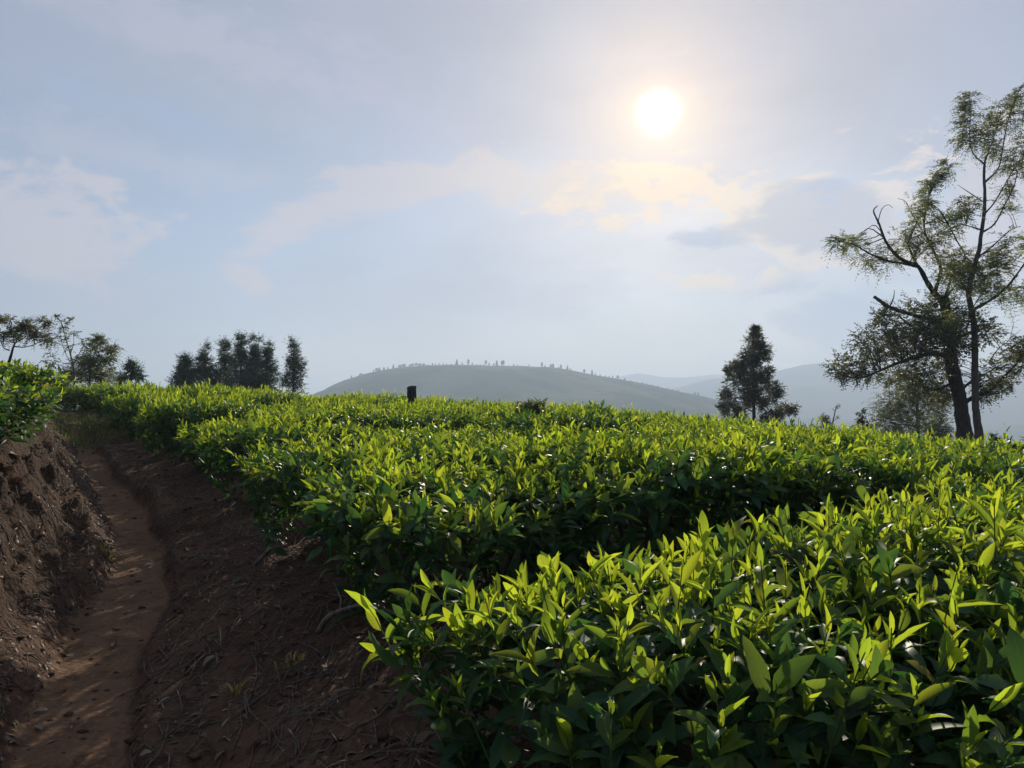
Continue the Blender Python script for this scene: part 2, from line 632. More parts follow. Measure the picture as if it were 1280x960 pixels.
M_LEAF_FAR = leaf_material('ridge_tree_leaf', (.018, .035, .018), (.030, .045, .020), (.03, .05, .02), (.04, .06, .02), .6, (.2, .3), .2, False)
M_DRY = leaf_material('dry_leaf', (.085, .055, .034), (.270, .200, .140), (.06, .04, .02), (.15, .09, .04), .6, (.1, .2), .3, False)
M_TWIG = bark_material('dry_twig', (.085, .064, .048), (.20, .16, .125), 60)
M_STUMP = bark_material('weathered_stump', (.020, .018, .018), (.060, .052, .048), 18, .9)
M_STRAW = leaf_material('straw', (.20, .15, .06), (.42, .34, .12), (.2, .15, .05), (.45, .36, .10), .6, (.25, .4), .3, False)


def hill_material(name, c1, c2, c3, scale):
    m, n, out = material(name)
    pos = n.new('ShaderNodeNewGeometry').outputs['Position']
    a = n.noise(pos, scale, 5, .55, .4)
    b = n.noise(pos, scale * 7, 5, .6)
    sp = n.new('ShaderNodeSeparateXYZ')
    n.put(sp.inputs[0], n.vm('ADD', pos, (0, 0, 0)))
    line = n.m('SINE', n.m('ADD', n.m('MULTIPLY', sp.outputs[2], 2.2), n.m('MULTIPLY', a, 30)))
    col = n.mix(n.ramp01(a, .42, .6), c1, c2)
    col = n.mix(n.m('MULTIPLY', n.ramp01(b, .5, .7), .7), col, c3)
    col = n.mix(n.m('MULTIPLY', n.ramp01(line, .6, 1), .25), col, (c3[0] * .8, c3[1] * .8, c3[2] * .8))
    d = n.new('ShaderNodeBsdfDiffuse')
    n.put(d.inputs[0], col)
    m.node_tree.links.new(d.outputs[0], out.inputs[0])
    return m


M_HILL = hill_material('tea_hill', (.036, .066, .038), (.140, .162, .095), (.020, .038, .025), .006)
M_MOUNT = hill_material('mountain_forest', (.030, .045, .030), (.045, .060, .035), (.025, .035, .025), .004)

# ------------------------------------------------------------------ ground sheet (one tensor grid aligned with the path)
def axis(parts):
    out = [np.array([parts[0][0]])]
    for a, b, step in parts:
        k = max(1, int(round((b - a) / step)))
        out.append(np.linspace(a, b, k + 1)[1:])
    return np.concatenate(out)


def grow(a, b, first, ratio=1.18):
    v, st_ = [a], first
    while v[-1] + st_ < b:
        v.append(v[-1] + st_)
        st_ *= ratio
    v.append(b)
    return np.array(v)


S_AX = np.concatenate([-grow(2.4, 3000, .12, 1.2)[::-1][:-1], axis([(-2.4, 1.9, .03)]), grow(1.9, 3000, .06, 1.14)[1:]])
T_AX = np.concatenate([-grow(1.0, 900, .12, 1.3)[::-1][:-1], axis([(-1.0, 9, .035), (9, 16, .09), (16, 26, .25)]), grow(26, 3400, .4, 1.13)[1:]])
SS, TT = np.meshgrid(S_AX, T_AX)
GX, GY = xy(SS, TT)
GZ = ground(GX, GY)
ns_, nt_ = len(S_AX), len(T_AX)
idx = np.arange(ns_ * nt_).reshape(nt_, ns_)
quads = np.stack([idx[:-1, :-1], idx[:-1, 1:], idx[1:, 1:], idx[1:, :-1]], -1).reshape(-1, 4)
GV = np.stack([GX, GY, GZ], -1).reshape(-1, 3)
sc_ = (SS[:-1, :-1] + SS[1:, 1:]) / 2
tc_ = (TT[:-1, :-1] + TT[1:, 1:]) / 2
xc_, yc_ = xy(sc_, tc_)
spc = sc_ - centre(tc_)
edge = half_width(tc_) + .035 * fbm(xc_, yc_, .3, 3, 71)
is_path = (np.abs(spc) < edge) & (tc_ < 21) & (tc_ > -4)
is_left = (spc < 0) & ~is_path & (spc > -1.3) & (tc_ < 22) & (tc_ > -4)
is_right = (spc > 0) & ~is_path & (spc < 1.5) & (tc_ < 22) & (tc_ > -4)
rest = ~(is_path | is_left | is_right)


_sp = SS - centre(TT)
_end = 1 - sstep(TT, 18, 23)
_jag = .05 * fbm(GX, GY, .3, 3, 71)
WEIGHTS = {'path': ((1 - sstep(np.abs(_sp) + _jag, half_width(TT) - .06, half_width(TT) + .08)) * _end).ravel(),
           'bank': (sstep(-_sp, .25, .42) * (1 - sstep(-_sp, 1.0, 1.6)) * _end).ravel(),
           'field': np.maximum(sstep(np.abs(_sp), 1.0, 1.7), 1 - _end).ravel()}


def sheet(name, mask, mat):
    q = quads[mask.ravel()]
    u, inv = np.unique(q.ravel(), return_inverse=True)
    me = make_mesh(name, GV[u], inv.reshape(-1, 4), mat=mat)
    for k, v in WEIGHTS.items():
        me.attributes.new(k, 'FLOAT', 'POINT').data.foreach_set('value', v[u].astype(np.float32))
    o = link(name, me)
    return tag(o, kind='structure')


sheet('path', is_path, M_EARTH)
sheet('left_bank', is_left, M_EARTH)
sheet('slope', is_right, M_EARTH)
far_off = np.hypot(xc_, yc_) > 60
sheet('ground', rest & ~far_off, M_EARTH)
sheet('valley', rest & far_off, M_HILL)

# ------------------------------------------------------------------ hills
def hill(name, prof, depth, front, back, mat, x_pad, base, seed, amp, nx=160, ny=60):
    P = [pix(a, b, depth) for a, b in prof]
    px_ = np.array([p.x for p in P]); pz_ = np.array([p.z for p in P])
    y0 = float(np.mean([p.y for p in P]))
    xs = np.linspace(px_[0] - x_pad, px_[-1] + x_pad, nx)
    k = np.array([.25, .5, .25])
    rz = np.interp(xs, np.concatenate([[px_[0] - x_pad], px_, [px_[-1] + x_pad]]), np.concatenate([[base], pz_, [base]]))
    for _ in range(3):
        rz[1:-1] = k[0] * rz[:-2] + k[1] * rz[1:-1] + k[2] * rz[2:]
    vs = np.concatenate([np.linspace(-1, 0, ny), np.linspace(0, 1, 16)[1:]])
    X, Vv = np.meshgrid(xs, vs)
    Y = y0 + np.where(Vv < 0, Vv * front, Vv * back)
    fall = np.where(Vv < 0, np.cos(np.clip(-Vv, 0, 1) * math.pi) * .5 + .5, np.cos(Vv * math.pi) * .5 + .5)
    Z = base + (rz[None] - base) * fall
    bell = (1 - fall) * fall * 4
    Z = Z + amp * bell * fbm(X, Y, front * .35, 4, seed) + amp * .05 * fbm(X, Y, front * .06, 3, seed + 9)
    V = np.stack([X, Y, Z], -1).reshape(-1, 3)
    i = np.arange(X.size).reshape(X.shape)
    q = np.stack([i[:-1, :-1], i[:-1, 1:], i[1:, 1:], i[1:, :-1]], -1).reshape(-1, 4)
    o = link(name, make_mesh(name, V, q, mat=mat))
    tag(o, kind='structure')
    return xs, rz, y0, (X, Y, Z)


HILL_D = 1100.0
HILL_PROF = [(372, 545), (400, 506), (428, 481), (470, 466.5), (510, 459.5), (560, 456.5), (620, 458), (690, 461), (740, 469), (800, 480), (850, 491), (900, 505), (950, 520), (1000, 534), (1060, 548), (1150, 562)]
hx, hz, hy, HG = hill('hill', HILL_PROF, HILL_D, 640, 400, M_HILL, 120, -75, 101, 34)
hill('low_hill', [(900, 545), (950, 527), (1010, 522), (1080, 527), (1180, 533), (1290, 530), (1400, 528)], 1500, 450, 400, M_HILL, 250, -72, 131, 8, 90, 30)
hill('mountain', [(820, 492), (870, 478), (915, 470), (960, 466), (985, 461), (1010, 454.5), (1035, 457), (1070, 463), (1110, 468), (1150, 470), (1200, 464), (1250, 456), (1300, 450), (1380, 455)], 2300, 900, 500, M_MOUNT, 300, -70, 151, 60, 140, 40)
hill('far_mountain', [(700, 498), (745, 478), (778, 470), (797, 466), (815, 471), (850, 473), (880, 469), (930, 468), (1000, 472), (1100, 470)], 3300, 900, 400, M_MOUNT, 500, -70, 171, 60, 100, 30)

# ------------------------------------------------------------------ tea leaves
def leaf_template(nl, wl, arch, fold, lift, wave, seed):
    """unit-length leaf along +Y, upper side +Z; three columns of vertices"""
    g = np.random.default_rng(seed)
    t = np.linspace(0, 1, nl + 1)
    w = (t ** .8) * (1 - t) ** .95 + .05 * (1 - t) * t ** .3
    w = w / w.max() * wl / 2
    if nl > 4:
        w = w * (1 + g.normal(0, .05, nl + 1))
    w = np.maximum(w, .004)
    if nl <= 2:
        w = np.array([.012, wl / 2, .006])
    ang_ = lift - arch * t
    dy = np.cos(ang_); dz = np.sin(ang_)
    y = np.concatenate([[0], np.cumsum((dy[1:] + dy[:-1]) / 2 * np.diff(t))])
    z = np.concatenate([[0], np.cumsum((dz[1:] + dz[:-1]) / 2 * np.diff(t))])
    side = g.normal(0, wave, nl + 1) * w
    V = []
    for i in range(nl + 1):
        for j, sx in ((0, -1), (1, 0), (2, 1)):
            V.append((sx * w[i] * math.cos(fold), y[i], z[i] + abs(sx) * (w[i] * math.sin(fold) + side[i] * sx)))
    uv = [(u, v) for v in t for u in (0, .5, 1)]
    Q = []
    for i in range(nl):
        for j in (0, 1):
            Q.append((i * 3 + j, i * 3 + j + 1, (i + 1) * 3 + j + 1, (i + 1) * 3 + j))
    return np.array(V), np.array(Q), np.array(uv)


BENDS = [(.55, .45, .25), (1.05, .35, .45), (.20, .55, .10), (1.5, .25, .55), (.75, .30, .30), (1.9, .5, .7), (.35, .7, .0), (-.25, .4, -.1)]


def templates(nl):
    out = []
    for k, (arch, fold, lift) in enumerate(BENDS):
        out.append((leaf_template(nl, .32, arch * .6, fold * 1.25, lift * .6, .05 if nl > 3 else 0, 200 + k),      # young
                    leaf_template(nl, .365, arch, fold * .8, lift, .10 if nl > 3 else 0, 220 + k)))                     # mature
    return out


TPL = {7: templates(8), 4: templates(4), 2: templates(2)}


class Leaves:
    """arrays of leaves: base, matrix (columns X,Y,Z times length), age, kind"""

    def __init__(self, base, Mx, age, bend):
        self.base, self.M, self.age, self.bend = base, Mx, age, bend

    def take(self, m):
        return Leaves(self.base[m], self.M[m], self.age[m], self.bend[m])


def frames(d, up, roll):
    """matrix columns X, Y=d, Z ~ up"""
    z = up - (up * d).sum(1, keepdims=True) * d
    z = unit(z + 1e-6)
    x = np.cross(d, z)
    c, s = np.cos(roll)[:, None], np.sin(roll)[:, None]
    x2 = x * c + z * s
    z2 = np.cross(x2, d)
    return np.stack([x2, d, z2], -1)


STEM_LOG = []


def stem_mesh(log):
    """thin three-sided shoot stems"""
    a = np.concatenate([q[0] for q in log]); b = np.concatenate([q[1] for q in log])
    d = unit(b - a)
    u = unit(np.cross(d, [[.3, .8, .5]])); v = np.cross(d, u)
    V = []
    for p, w in ((a, .0026), (b, .0013)):
        for k in range(3):
            V.append(p + w * (math.cos(k * 2.094) * u + math.sin(k * 2.094) * v))
    V = np.stack(V, 1).reshape(-1, 3)
    o = np.arange(len(a)) * 6
    Q = np.concatenate([np.stack([o + k, o + (k + 1) % 3, o + 3 + (k + 1) % 3, o + 3 + k], 1) for k in range(3)])
    return make_mesh('shoot_stems', V, Q, mat=M_SHOOT, attr=np.full(len(V), .5))


def shoots(P, A, length, n_leaf, g, size, vig):
    """leaves (and stem lines) of shoots at P along axes A"""
    m = len(P)
    K = n_leaf
    A = unit(A)
    ref = unit(np.cross(A, np.tile([[.3, .5, .81]], (m, 1))))
    ref2 = np.cross(A, ref)
    bs, ms, ages, bends = [], [], [], []
    phase = g.random(m) * 6.28
    for k in range(K):
        f = (k + .35) / K                                # 0 bottom .. 1 tip
        th = phase + k * 2.40 + g.normal(0, .25, m)
        tilt = (1 - f) * 1.25 + .24 + g.normal(0, .22, m)
        rad = np.cos(th)[:, None] * ref + np.sin(th)[:, None] * ref2
        d = unit(A * np.cos(tilt)[:, None] + rad * np.sin(tilt)[:, None])
        if k == K - 1:                                   # the bud
            d = unit(A + .12 * rad)
        base = P + A * (length * f)[:, None]
        L = size * (1.18 - .52 * f) * (.62 + .66 * g.random(m))
        L = np.minimum(L, .110)
        if k == K - 1:
            L = L * .62
        M_ = frames(d, A, g.normal(0, .25, m)) * L[:, None, None]
        bs.append(base); ms.append(M_)
        ages.append(np.clip(vig * (.25 + .80 * f) + g.normal(0, .08, m), 0, 1))
        bends.append(g.integers(0, 8, m))
    STEM_LOG.append((P - A * .06, P + A * (length * .97)[:, None]))
    return Leaves(np.concatenate(bs), np.concatenate(ms), np.concatenate(ages), np.concatenate(bends))


def join_leaves(parts):
    return Leaves(*[np.concatenate([getattr(p, k) for p in parts]) for k in ('base', 'M', 'age', 'bend')])


def bush_leaves(seed, a, b, h, dens, size, tall=1.0, vigour=.86):
    """leaves of one tea bush: a flat plucked top over dark sides; z = 0 at its foot"""
    g = np.random.default_rng(seed)
    n_top = int(dens * 3.1 * a * b * 1.15)
    n_side = int(dens * .62 * 2 * math.pi * (a + b) / 2 * h * .8)
    ph = g.random(6) * 6.28

    def lump(x, y):
        return .05 * np.sin(x * 5.1 + ph[0]) * np.sin(y * 4.3 + ph[1]) + .03 * np.sin(x * 11 + ph[2] + y * 7)

    def rim(th):
        return 1 + .10 * np.sin(2 * th + ph[3]) + .08 * np.sin(3 * th + ph[4]) + .05 * np.sin(7 * th + ph[5])
    # top
    th = g.random(n_top) * 6.283
    r = np.sqrt(g.random(n_top)) * 1.02
    sx = np.sign(np.cos(th)) * np.abs(np.cos(th)) ** .75
    sy = np.sign(np.sin(th)) * np.abs(np.sin(th)) ** .75
    x = a * r * sx * rim(th); y = b * r * sy * rim(th)
    z = h - .05 - .30 * np.clip(r - .50, 0, 1) ** 1.4 + lump(x, y) * .7
    n = np.stack([sx * np.clip(r - .3, 0, 1) * .65, sy * np.clip(r - .3, 0, 1) * .65, np.ones(n_top)], -1)
    A = unit(n + g.normal(0, .20, (n_top, 3)))
    big = (g.random(n_top) ** 3)
    Ls = (.07 + .10 * big + .09 * (g.random(n_top) < .05)) * tall
    P = np.stack([x, y, z], -1) - A * .055
    vig = np.clip(vigour + .12 * np.sin(x * 4 + ph[3]) * np.sin(y * 4 + ph[4]) + g.normal(0, .18, n_top), .2, 1.15)
    top = shoots(P, A, Ls, 6, g, size * (.85 + .30 * big), vig)
    # sides
    th = g.random(n_side) * 6.283
    zz = .10 + (h - .16) * g.random(n_side) ** .75
    sx = np.sign(np.cos(th)) * np.abs(np.cos(th)) ** .8
    sy = np.sign(np.sin(th)) * np.abs(np.sin(th)) ** .8
    taper = 1.0 - .34 * (1 - zz / h) ** 1.5
    rr = (.80 + .22 * g.random(n_side)) * taper
    x = a * rr * sx * rim(th); y = b * rr * sy * rim(th)
    A = unit(np.stack([sx * .8, sy * .8, .45 + .5 * zz / h], -1) + g.normal(0, .28, (n_side, 3)))
    P = np.stack([x, y, zz], -1) - A * .04
    side = shoots(P, A, .06 + .07 * g.random(n_side), 5, g, size * (1.05 + .35 * g.random(n_side)), np.clip(.12 + .60 * (zz / h) ** 2.5 + g.normal(0, .1, n_side), 0, .8))
    # inner mature leaves under the table
    n_in = int(n_top * 2.4)
    th = g.random(n_in) * 6.283
    r = np.sqrt(g.random(n_in)) * .98
    x = a * r * np.cos(th); y = b * r * np.sin(th)
    z = h - .07 - .16 * g.random(n_in) - .18 * np.clip(r - .6, 0, 1)
    d = unit(np.stack([np.cos(th * 7.3), np.sin(th * 7.3), g.normal(.10, .35, n_in)], -1))
    M_ = frames(d, np.tile([[0, 0, 1.]], (n_in, 1)), g.normal(0, .35, n_in)) * np.minimum(size * (1.0 + .35 * g.random(n_in)), .108)[:, None, None]
    inner = Leaves(np.stack([x, y, z], -1), M_, np.clip(g.normal(.10, .10, n_in), 0, .4), g.integers(0, 8, n_in))
    return join_leaves([top, side, inner])


def leaves_mesh(name, L, nl, mat):
    VV, QQ, UU, AA, off = [], [], [], [], 0
    for kind in (0, 1):
        for bd in range(8):
            m = (L.bend == bd) & ((L.age > .5) == (kind == 0))
            k = int(m.sum())
            if not k:
                continue
            tv, tq, tu = TPL[nl][bd][kind]
            v = np.einsum('nij,kj->nki', L.M[m], tv) + L.base[m][:, None]
            VV.append(v.reshape(-1, 3))
            QQ.append((tq[None] + (np.arange(k) * len(tv))[:, None, None] + off).reshape(-1, 4))
            UU.append(np.tile(tu, (k, 1)))
            AA.append(np.repeat(L.age[m], len(tv)))
            off += k * len(tv)
    return make_mesh(name, np.vstack(VV), np.vstack(QQ), mat=mat, uv=np.vstack(UU), attr=np.concatenate(AA))


# meshes shared by all singly built leaves: kind x bend x age step
LEAF_ME = {}


def single_leaf_mesh(kind, bd, step):
    key = (kind, bd, step)
    if key not in LEAF_ME:
        tv, tq, tu = TPL[7][bd][kind]
        LEAF_ME[key] = make_mesh('leaf', tv, tq, mat=M_TEA, uv=tu, attr=np.full(len(tv), (step + .5) / 6))
    return LEAF_ME[key]


def bush_stems(seed, a, b, h, n=7):
    g = np.random.default_rng(seed)
    out = []
    for k in range(n):
        th = k / n * 6.283 + g.normal(0, .3)
        r0 = .06
        e = np.array([a * .75 * math.cos(th) * g.uniform(.5, 1), b * .75 * math.sin(th) * g.uniform(.5, 1), h - .12])
        mid = np.array([e[0] * .45, e[1] * .45, h * .35]) + g.normal(0, .04, 3)
        bag = Bag()
        line = smooth_line([(r0 * math.cos(th), r0 * math.sin(th), -.12), mid, e], 3)
        bag.tube(line, np.linspace(.017, .006, len(line)), 5, .15, seed + k)
        for _ in range(5):
            i = g.integers(2, len(line) - 1)
            p = line[i]
            q = p + np.array([g.normal(0, .12), g.normal(0, .12), g.uniform(.08, .26)])
            q[2] = min(q[2], h - .05)
            bag.tube([p, (p + q) / 2 + g.normal(0, .02, 3), q], [.006, .0045, .003], 4)
        out.append(bag)
    return out


# where the bushes stand ------------------------------------------------------
EDGE_T = np.array([0, 2.0, 3.4, 5.3, 7.5, 10, 14, 20, 26.])
EDGE_S = np.array([.84, .76, .92, .90, .85, .70, .62, .5, .4])
ROW_T = [1.22, 2.94, 4.75, 6.6, 8.4, 10.2, 12.0, 13.8, 15.6, 17.4, 19.2, 21.0, 22.8, 24.6, 26.4, 28.2]
ORD = ['first', 'second', 'third', 'fourth', 'fifth', 'sixth', 'seventh', 'eighth', 'ninth', 'tenth', 'eleventh', 'twelfth',
       'thirteenth', 'fourteenth', 'fifteenth', 'sixteenth', 'seventeenth', 'eighteenth']
spots = []          # x, y, z foot, height, row, place, side
g0 = np.random.default_rng(11)
for ri, t0 in enumerate(ROW_T):
    s0 = float(np.interp(t0, EDGE_T, EDGE_S)) + float(centre(np.array([t0]))[0]) * .4 + .50
    place = 0
    s = s0
    if t0 > 22.5:
        s = s0 - 7.0
    while s < 32:
        t = t0 + .14 * math.sin(s * .8 + ri * 1.7) + g0.normal(0, .05)
        ss = s + g0.normal(0, .04)
        x, y = xy(ss, t)
        s += .97 * (1 if t0 < 12 else 1.12)
        place += 1
        if y < -.2 or abs(x) > .73 * y + 1.7 or y > 25.5 + max(0, -x) * .25:
            continue
        if s > 26 and y > 22: continue
        zt = float(table_top(np.array([x]), np.array([y]))[0])
        zg = min(ground1(x + dx, y + dy) for dx, dy in ((0, 0), (-.4, -.25), (.4, .25)))
        if ri == 0:
            zt -= (.18, .04, .05, .06)[min(place - 1, 3)]
        if ri == 1 and place == 1:
            zt -= .06
        if math.hypot(x, y) > 11:
            zg -= .14
        spots.append((x, y, zg, zt - zg + g0.normal(0, .03 if ri == 0 else .065), ri, place, 'field'))
for li, (off, t_lo) in enumerate(((1.30, 4.6), (2.30, 5.2), (3.25, 6.4), (4.4, 8.0))):
    t = t_lo
    place = 0
    while t < 21.5:
        s = float(centre(np.array([t]))[0]) - off - g0.normal(0, .05) + .18 * (t > 10) * (li == 0)
        x, y = xy(s, t)
        t += .98
        place += 1
        if abs(x) > .73 * y + 1.2:
            continue
        zg = ground1(x, y)
        spots.append((x, y, zg - .03, (.50 if li == 0 else .56) + g0.normal(0, .03), li, place, 'bank'))

BUSH_A, BUSH_B = .60, .70
ROTZ = math.atan2(RY, RX)
NEAR_D, MID_D = 5.2, 11.0
mid_var, far_var = [], []
for k in range(4):
    L = bush_leaves(500 + k, BUSH_A, BUSH_B, BUSH_H, 150, .085, vigour=(.94, .82, .70, .88)[k])
    mid_var.append((leaves_mesh('tea_foliage', L, 4, M_TEA)))
    L = bush_leaves(520 + k, BUSH_A, BUSH_B, BUSH_H, 125, .096, vigour=(.94, .82, .70, .88)[k])
    far_var.append((leaves_mesh('tea_foliage', L, 2, M_TEA)))
stem_var = []
for k in range(3):
    b_ = Bag()
    for q in bush_stems(540 + k, BUSH_A, BUSH_B, BUSH_H):
        n0 = b_.n
        for V_, in [(np.vstack(q.V),)]:
            b_.add(V_, np.vstack(q.Q), np.vstack(q.T))
    stem_var.append(b_.mesh('stems', M_STEM))

near = []
NB = 0
SEEN_N, NEAR_N = {}, {}
far_sides = {'field': 'round-topped tea bush with bright new shoots in the far rows of the field',
             'bank': 'tea bush of the far hedge along the top of the left bank'}
for (x, y, zg, h, ri, place, side) in spots:
    d = math.hypot(x, y)
    # is it the kind of bush one could point to?
    if d < NEAR_D:
        if side == 'field':
            lab = f'{ORD[place - 1]} tea bush from the path in the {["nearest", "second nearest", "third nearest", "fourth nearest"][ri]} row'
        else:
            lab = f'{ORD[place - 1]} tea bush up along the left bank in its {["front", "second", "third", "fourth"][ri]} row'
        near.append((x, y, zg, h, ri, place, side, lab))
        NEAR_N[(side, ri)] = NEAR_N.get((side, ri), 0) + 1
        continue
    if side == 'field':
        grp = f'tea bushes of the {ORD[ri]} row across the field'
        lab = f'tea bush with lime shoots in the {ORD[ri]} row of the field'
    else:
        grp = f'tea bushes in the {ORD[ri]} row on the left bank'
        lab = f'sunlit tea bush in the {ORD[ri]} row on the left bank'
    if (side == 'field' and ri < 8) or (side == 'bank' and ri < 2):
        kk = (side, ri)
        SEEN_N[kk] = SEEN_N.get(kk, NEAR_N.get(kk, 0)) + 1
        if SEEN_N[kk] <= 18:
            w_ = ORD[SEEN_N[kk] - 1]
            lab = (f'{w_} tea bush from the path in the {ORD[ri]} row of the field' if side == 'field'
                   else f'{w_} tea bush from the near end of the {ORD[ri]} row on the left bank')
    t_ = thing('tea_bush', (x, y, zg), lab, 'tea bush', grp, ROTZ + (math.pi if NB % 2 else 0) + g0.normal(0, .12))
    sxy = g0.uniform(.95, 1.10)
    t_.scale = (sxy, sxy, h / BUSH_H)
    f = link('foliage', (mid_var if d < MID_D else far_var)[int(g0.integers(0, 4))], t_)
    f['kind'] = 'stuff'
    link('stems', stem_var[NB % 3], t_)
    NB += 1

# near bushes: unique leaves; those that show are objects of their own
cells, packs = {}, []
for bi, (x, y, zg, h, ri, place, side, lab) in enumerate(near):
    big = 1.04 if ri == 0 and side == 'field' else (1.0 if ri == 1 else .92)
    STEM_LOG.clear()
    L = bush_leaves(700 + bi, BUSH_A, .62 if ri == 0 and 'bank' not in lab else BUSH_B, max(h, .45), 190 if ri == 0 else 175, .088 * big, 1.15 if ri == 0 else 1.0, vigour=g0.uniform(.90, 1.04) - (.10 if ri > 0 else 0) + (.15 if lab.find('bank') > 0 else 0))
    stems_me = stem_mesh(STEM_LOG)
    rz = ROTZ + g0.normal(0, .10)
    c, s = math.cos(rz), math.sin(rz)
    Rm = np.array([[c, -s, 0], [s, c, 0], [0, 0, 1]])
    packs.append((L, Rm, np.array([x, y, zg]), lab, rz, max(h, .45), ri, stems_me))
ids, cellv, depth = [], [], []
for bi, (L, Rm, o, *_r) in enumerate(packs):
    for f in (.25, .5, .75):
        W_ = (L.base + L.M[:, :, 1] * f) @ Rm.T + o
        yy = W_[:, 1]
        ok = yy > .15
        u = np.where(ok, W_[:, 0] / np.maximum(yy, .1) * F + 640, -1)
        v = np.where(ok, 520 - (W_[:, 2] - CAM_Z) / np.maximum(yy, .1) * F, -1)
        ok &= (u > 0) & (u < 1280) & (v > 0) & (v < 960)
        i = np.nonzero(ok)[0]
        ids.append(np.stack([np.full(len(i), bi), i], 1))
        cellv.append((u[i] // 7).astype(int) * 400 + (v[i] // 7).astype(int))
        depth.append(yy[i])
ids = np.vstack(ids); cellv = np.concatenate(cellv); depth = np.concatenate(depth)
order = np.lexsort((depth, cellv))
_, first = np.unique(cellv[order], return_index=True)
seen = ids[order[first]]
seen_d = depth[order[first]]
for bi, (L, Rm, o, lab, rz, h, ri, stems_me) in enumerate(packs):
    m = seen[:, 0] == bi
    score = np.zeros(len(L.age))
    np.add.at(score, seen[m, 1], 1.0)
    length = np.linalg.norm(L.M[:, :, 1], axis=1)
    score = score * (1 + length * 3)
    top = np.argsort(-score)[:300]
    top = top[score[top] > 0]
    keep = np.ones(len(L.age), bool)
    keep[top] = False
    dist = math.hypot(o[0], o[1])
    t_ = thing('tea_bush', tuple(o), lab, 'tea bush', 'tea bushes nearest the camera', rz)
    f = link('foliage', leaves_mesh('tea_foliage', L.take(keep), 7 if dist < 2.6 else 4, M_TEA), t_)
    f['kind'] = 'stuff'
    link('shoot_stems', stems_me, t_)['kind'] = 'stuff'
    for q in bush_stems(900 + bi, BUSH_A, BUSH_B, h):
        link('stem', q.mesh('stem', M_STEM), t_)
    for j in top:
        step = min(5, int(L.age[j] * 6))
        me = single_leaf_mesh(0 if L.age[j] > .5 else 1, int(L.bend[j]), step)
        lo = bpy.data.objects.new('leaf', me)
        lo.parent = t_
        M4 = Matrix.Identity(4)
        for r_ in range(3):
            for c_ in range(3):
                M4[r_][c_] = L.M[j][r_, c_]
            M4[r_][3] = L.base[j][r_]
        lo.matrix_local = M4
        COL.objects.link(lo)
# ------------------------------------------------------------------ trees
def leaflets_mesh(name, base, d, up, size, ratio, age, mat):
    """many small folded leaflets: 4 vertices, 2 triangles each"""
    n = len(base)
    M_ = frames(unit(d), up, RNG.normal(0, .6, n))
    L = size[:, None]
    X, Y, Z = M_[:, :, 0], M_[:, :, 1], M_[:, :, 2]
    v0 = base
    v1 = base + (Y * .45 + X * ratio * .5 + Z * .06) * L
    v2 = base + (Y * 1.0 - Z * .10) * L
    v3 = base + (Y * .50 - X * ratio * .5 + Z * .06) * L
    V = np.stack([v0, v1, v2, v3], 1).reshape(-1, 3)
    Q = np.arange(n * 4).reshape(n, 4)
    return make_mesh(name, V, Q, mat=mat, attr=np.repeat(age, 4), smooth=False)


def sprays(C, D, g, n_pair, length, leaf, droop, spread=.8):
    """feathered sprays from points C along D"""
    m = len(C)
    D = unit(D)
    side = unit(np.cross(D, np.tile([[0, 0, 1.]], (m, 1))) + 1e-4)
    bs, ds, sz = [], [], []
    for k in range(n_pair):
        f = (k + .4) / n_pair
        p = C + D * (length * f)[:, None] + np.array([0, 0, -1.]) * (droop * length * f * f)[:, None]
        for sg in (-1, 1):
            dd = unit(D * .55 + side * sg * spread + g.normal(0, .28, (m, 3)) - np.array([0, 0, .25]) * f)
            bs.append(p); ds.append(dd)
            sz.append(leaf * (1.1 - .5 * f) * g.uniform(.7, 1.3, m))
    return np.concatenate(bs), np.concatenate(ds), np.concatenate(sz)


def crown(blobs, depth, g, per, thick, length, leaf, ratio, mat, n_pair=5, droop=.35, age=(.3, .25), core=None, upbias=.15):
    """leaf mesh for clusters given as (px, py, r, [depth shift]); returns mesh and sub-centres"""
    k = depth / F
    Cs, Ds, Ag, subs = [], [], [], []
    for b in blobs:
        px, py, r = b[:3]
        dd = b[3] if len(b) > 3 else g.normal(0, thick)
        c = np.array(pix(px, py, depth + dd))
        R = r * k
        ns = max(2, int(3 + (r / 6.0) ** 1.3))
        for _ in range(ns):
            o = unit(g.normal(0, 1, 3)) * g.random() ** .4 * R * np.array([.95, 1.1, .75])
            sc = c + o
            subs.append((sc, c))
            n = max(3, int(per * 2.6 * g.uniform(.5, 1.5)))
            q = g.normal(0, 1, (n, 3)) * R * .34
            Cs.append(sc + q)
            Ds.append(unit(q / (R * .34)) * .7 + unit(o + 1e-6) * .6 + np.array([0, 0, upbias]) + g.normal(0, .25, (n, 3)))
            Ag.append(np.clip(g.normal(age[0], age[1]) + g.normal(0, .12, n), 0, 1))
    C = np.concatenate(Cs); D = np.concatenate(Ds); A = np.concatenate(Ag)
    ln = length * g.uniform(.6, 1.3, len(C))
    B, DD, S = sprays(C, D, g, n_pair, ln, leaf * 1.12, droop)
    up = np.tile([[0, 0, 1.]], (len(B), 1)) + g.normal(0, .5, (len(B), 3))
    return leaflets_mesh('crown', B, DD, up, S, ratio, np.tile(A, n_pair * 2), mat), subs


def limb_line(pts, depth, g, wob=.0, bend=0.0):
    """pixels (px, py[, depth shift]) to a smooth line with some movement in depth"""
    n = len(pts)
    P = []
    for i, p in enumerate(pts):
        dd = p[2] if len(p) > 2 else bend * (i / max(1, n - 1)) ** 1.2
        P.append(np.array(pix(p[0], p[1], depth + dd)) + (g.normal(0, wob, 3) if 0 < i else 0))
    return smooth_line(P, 4)


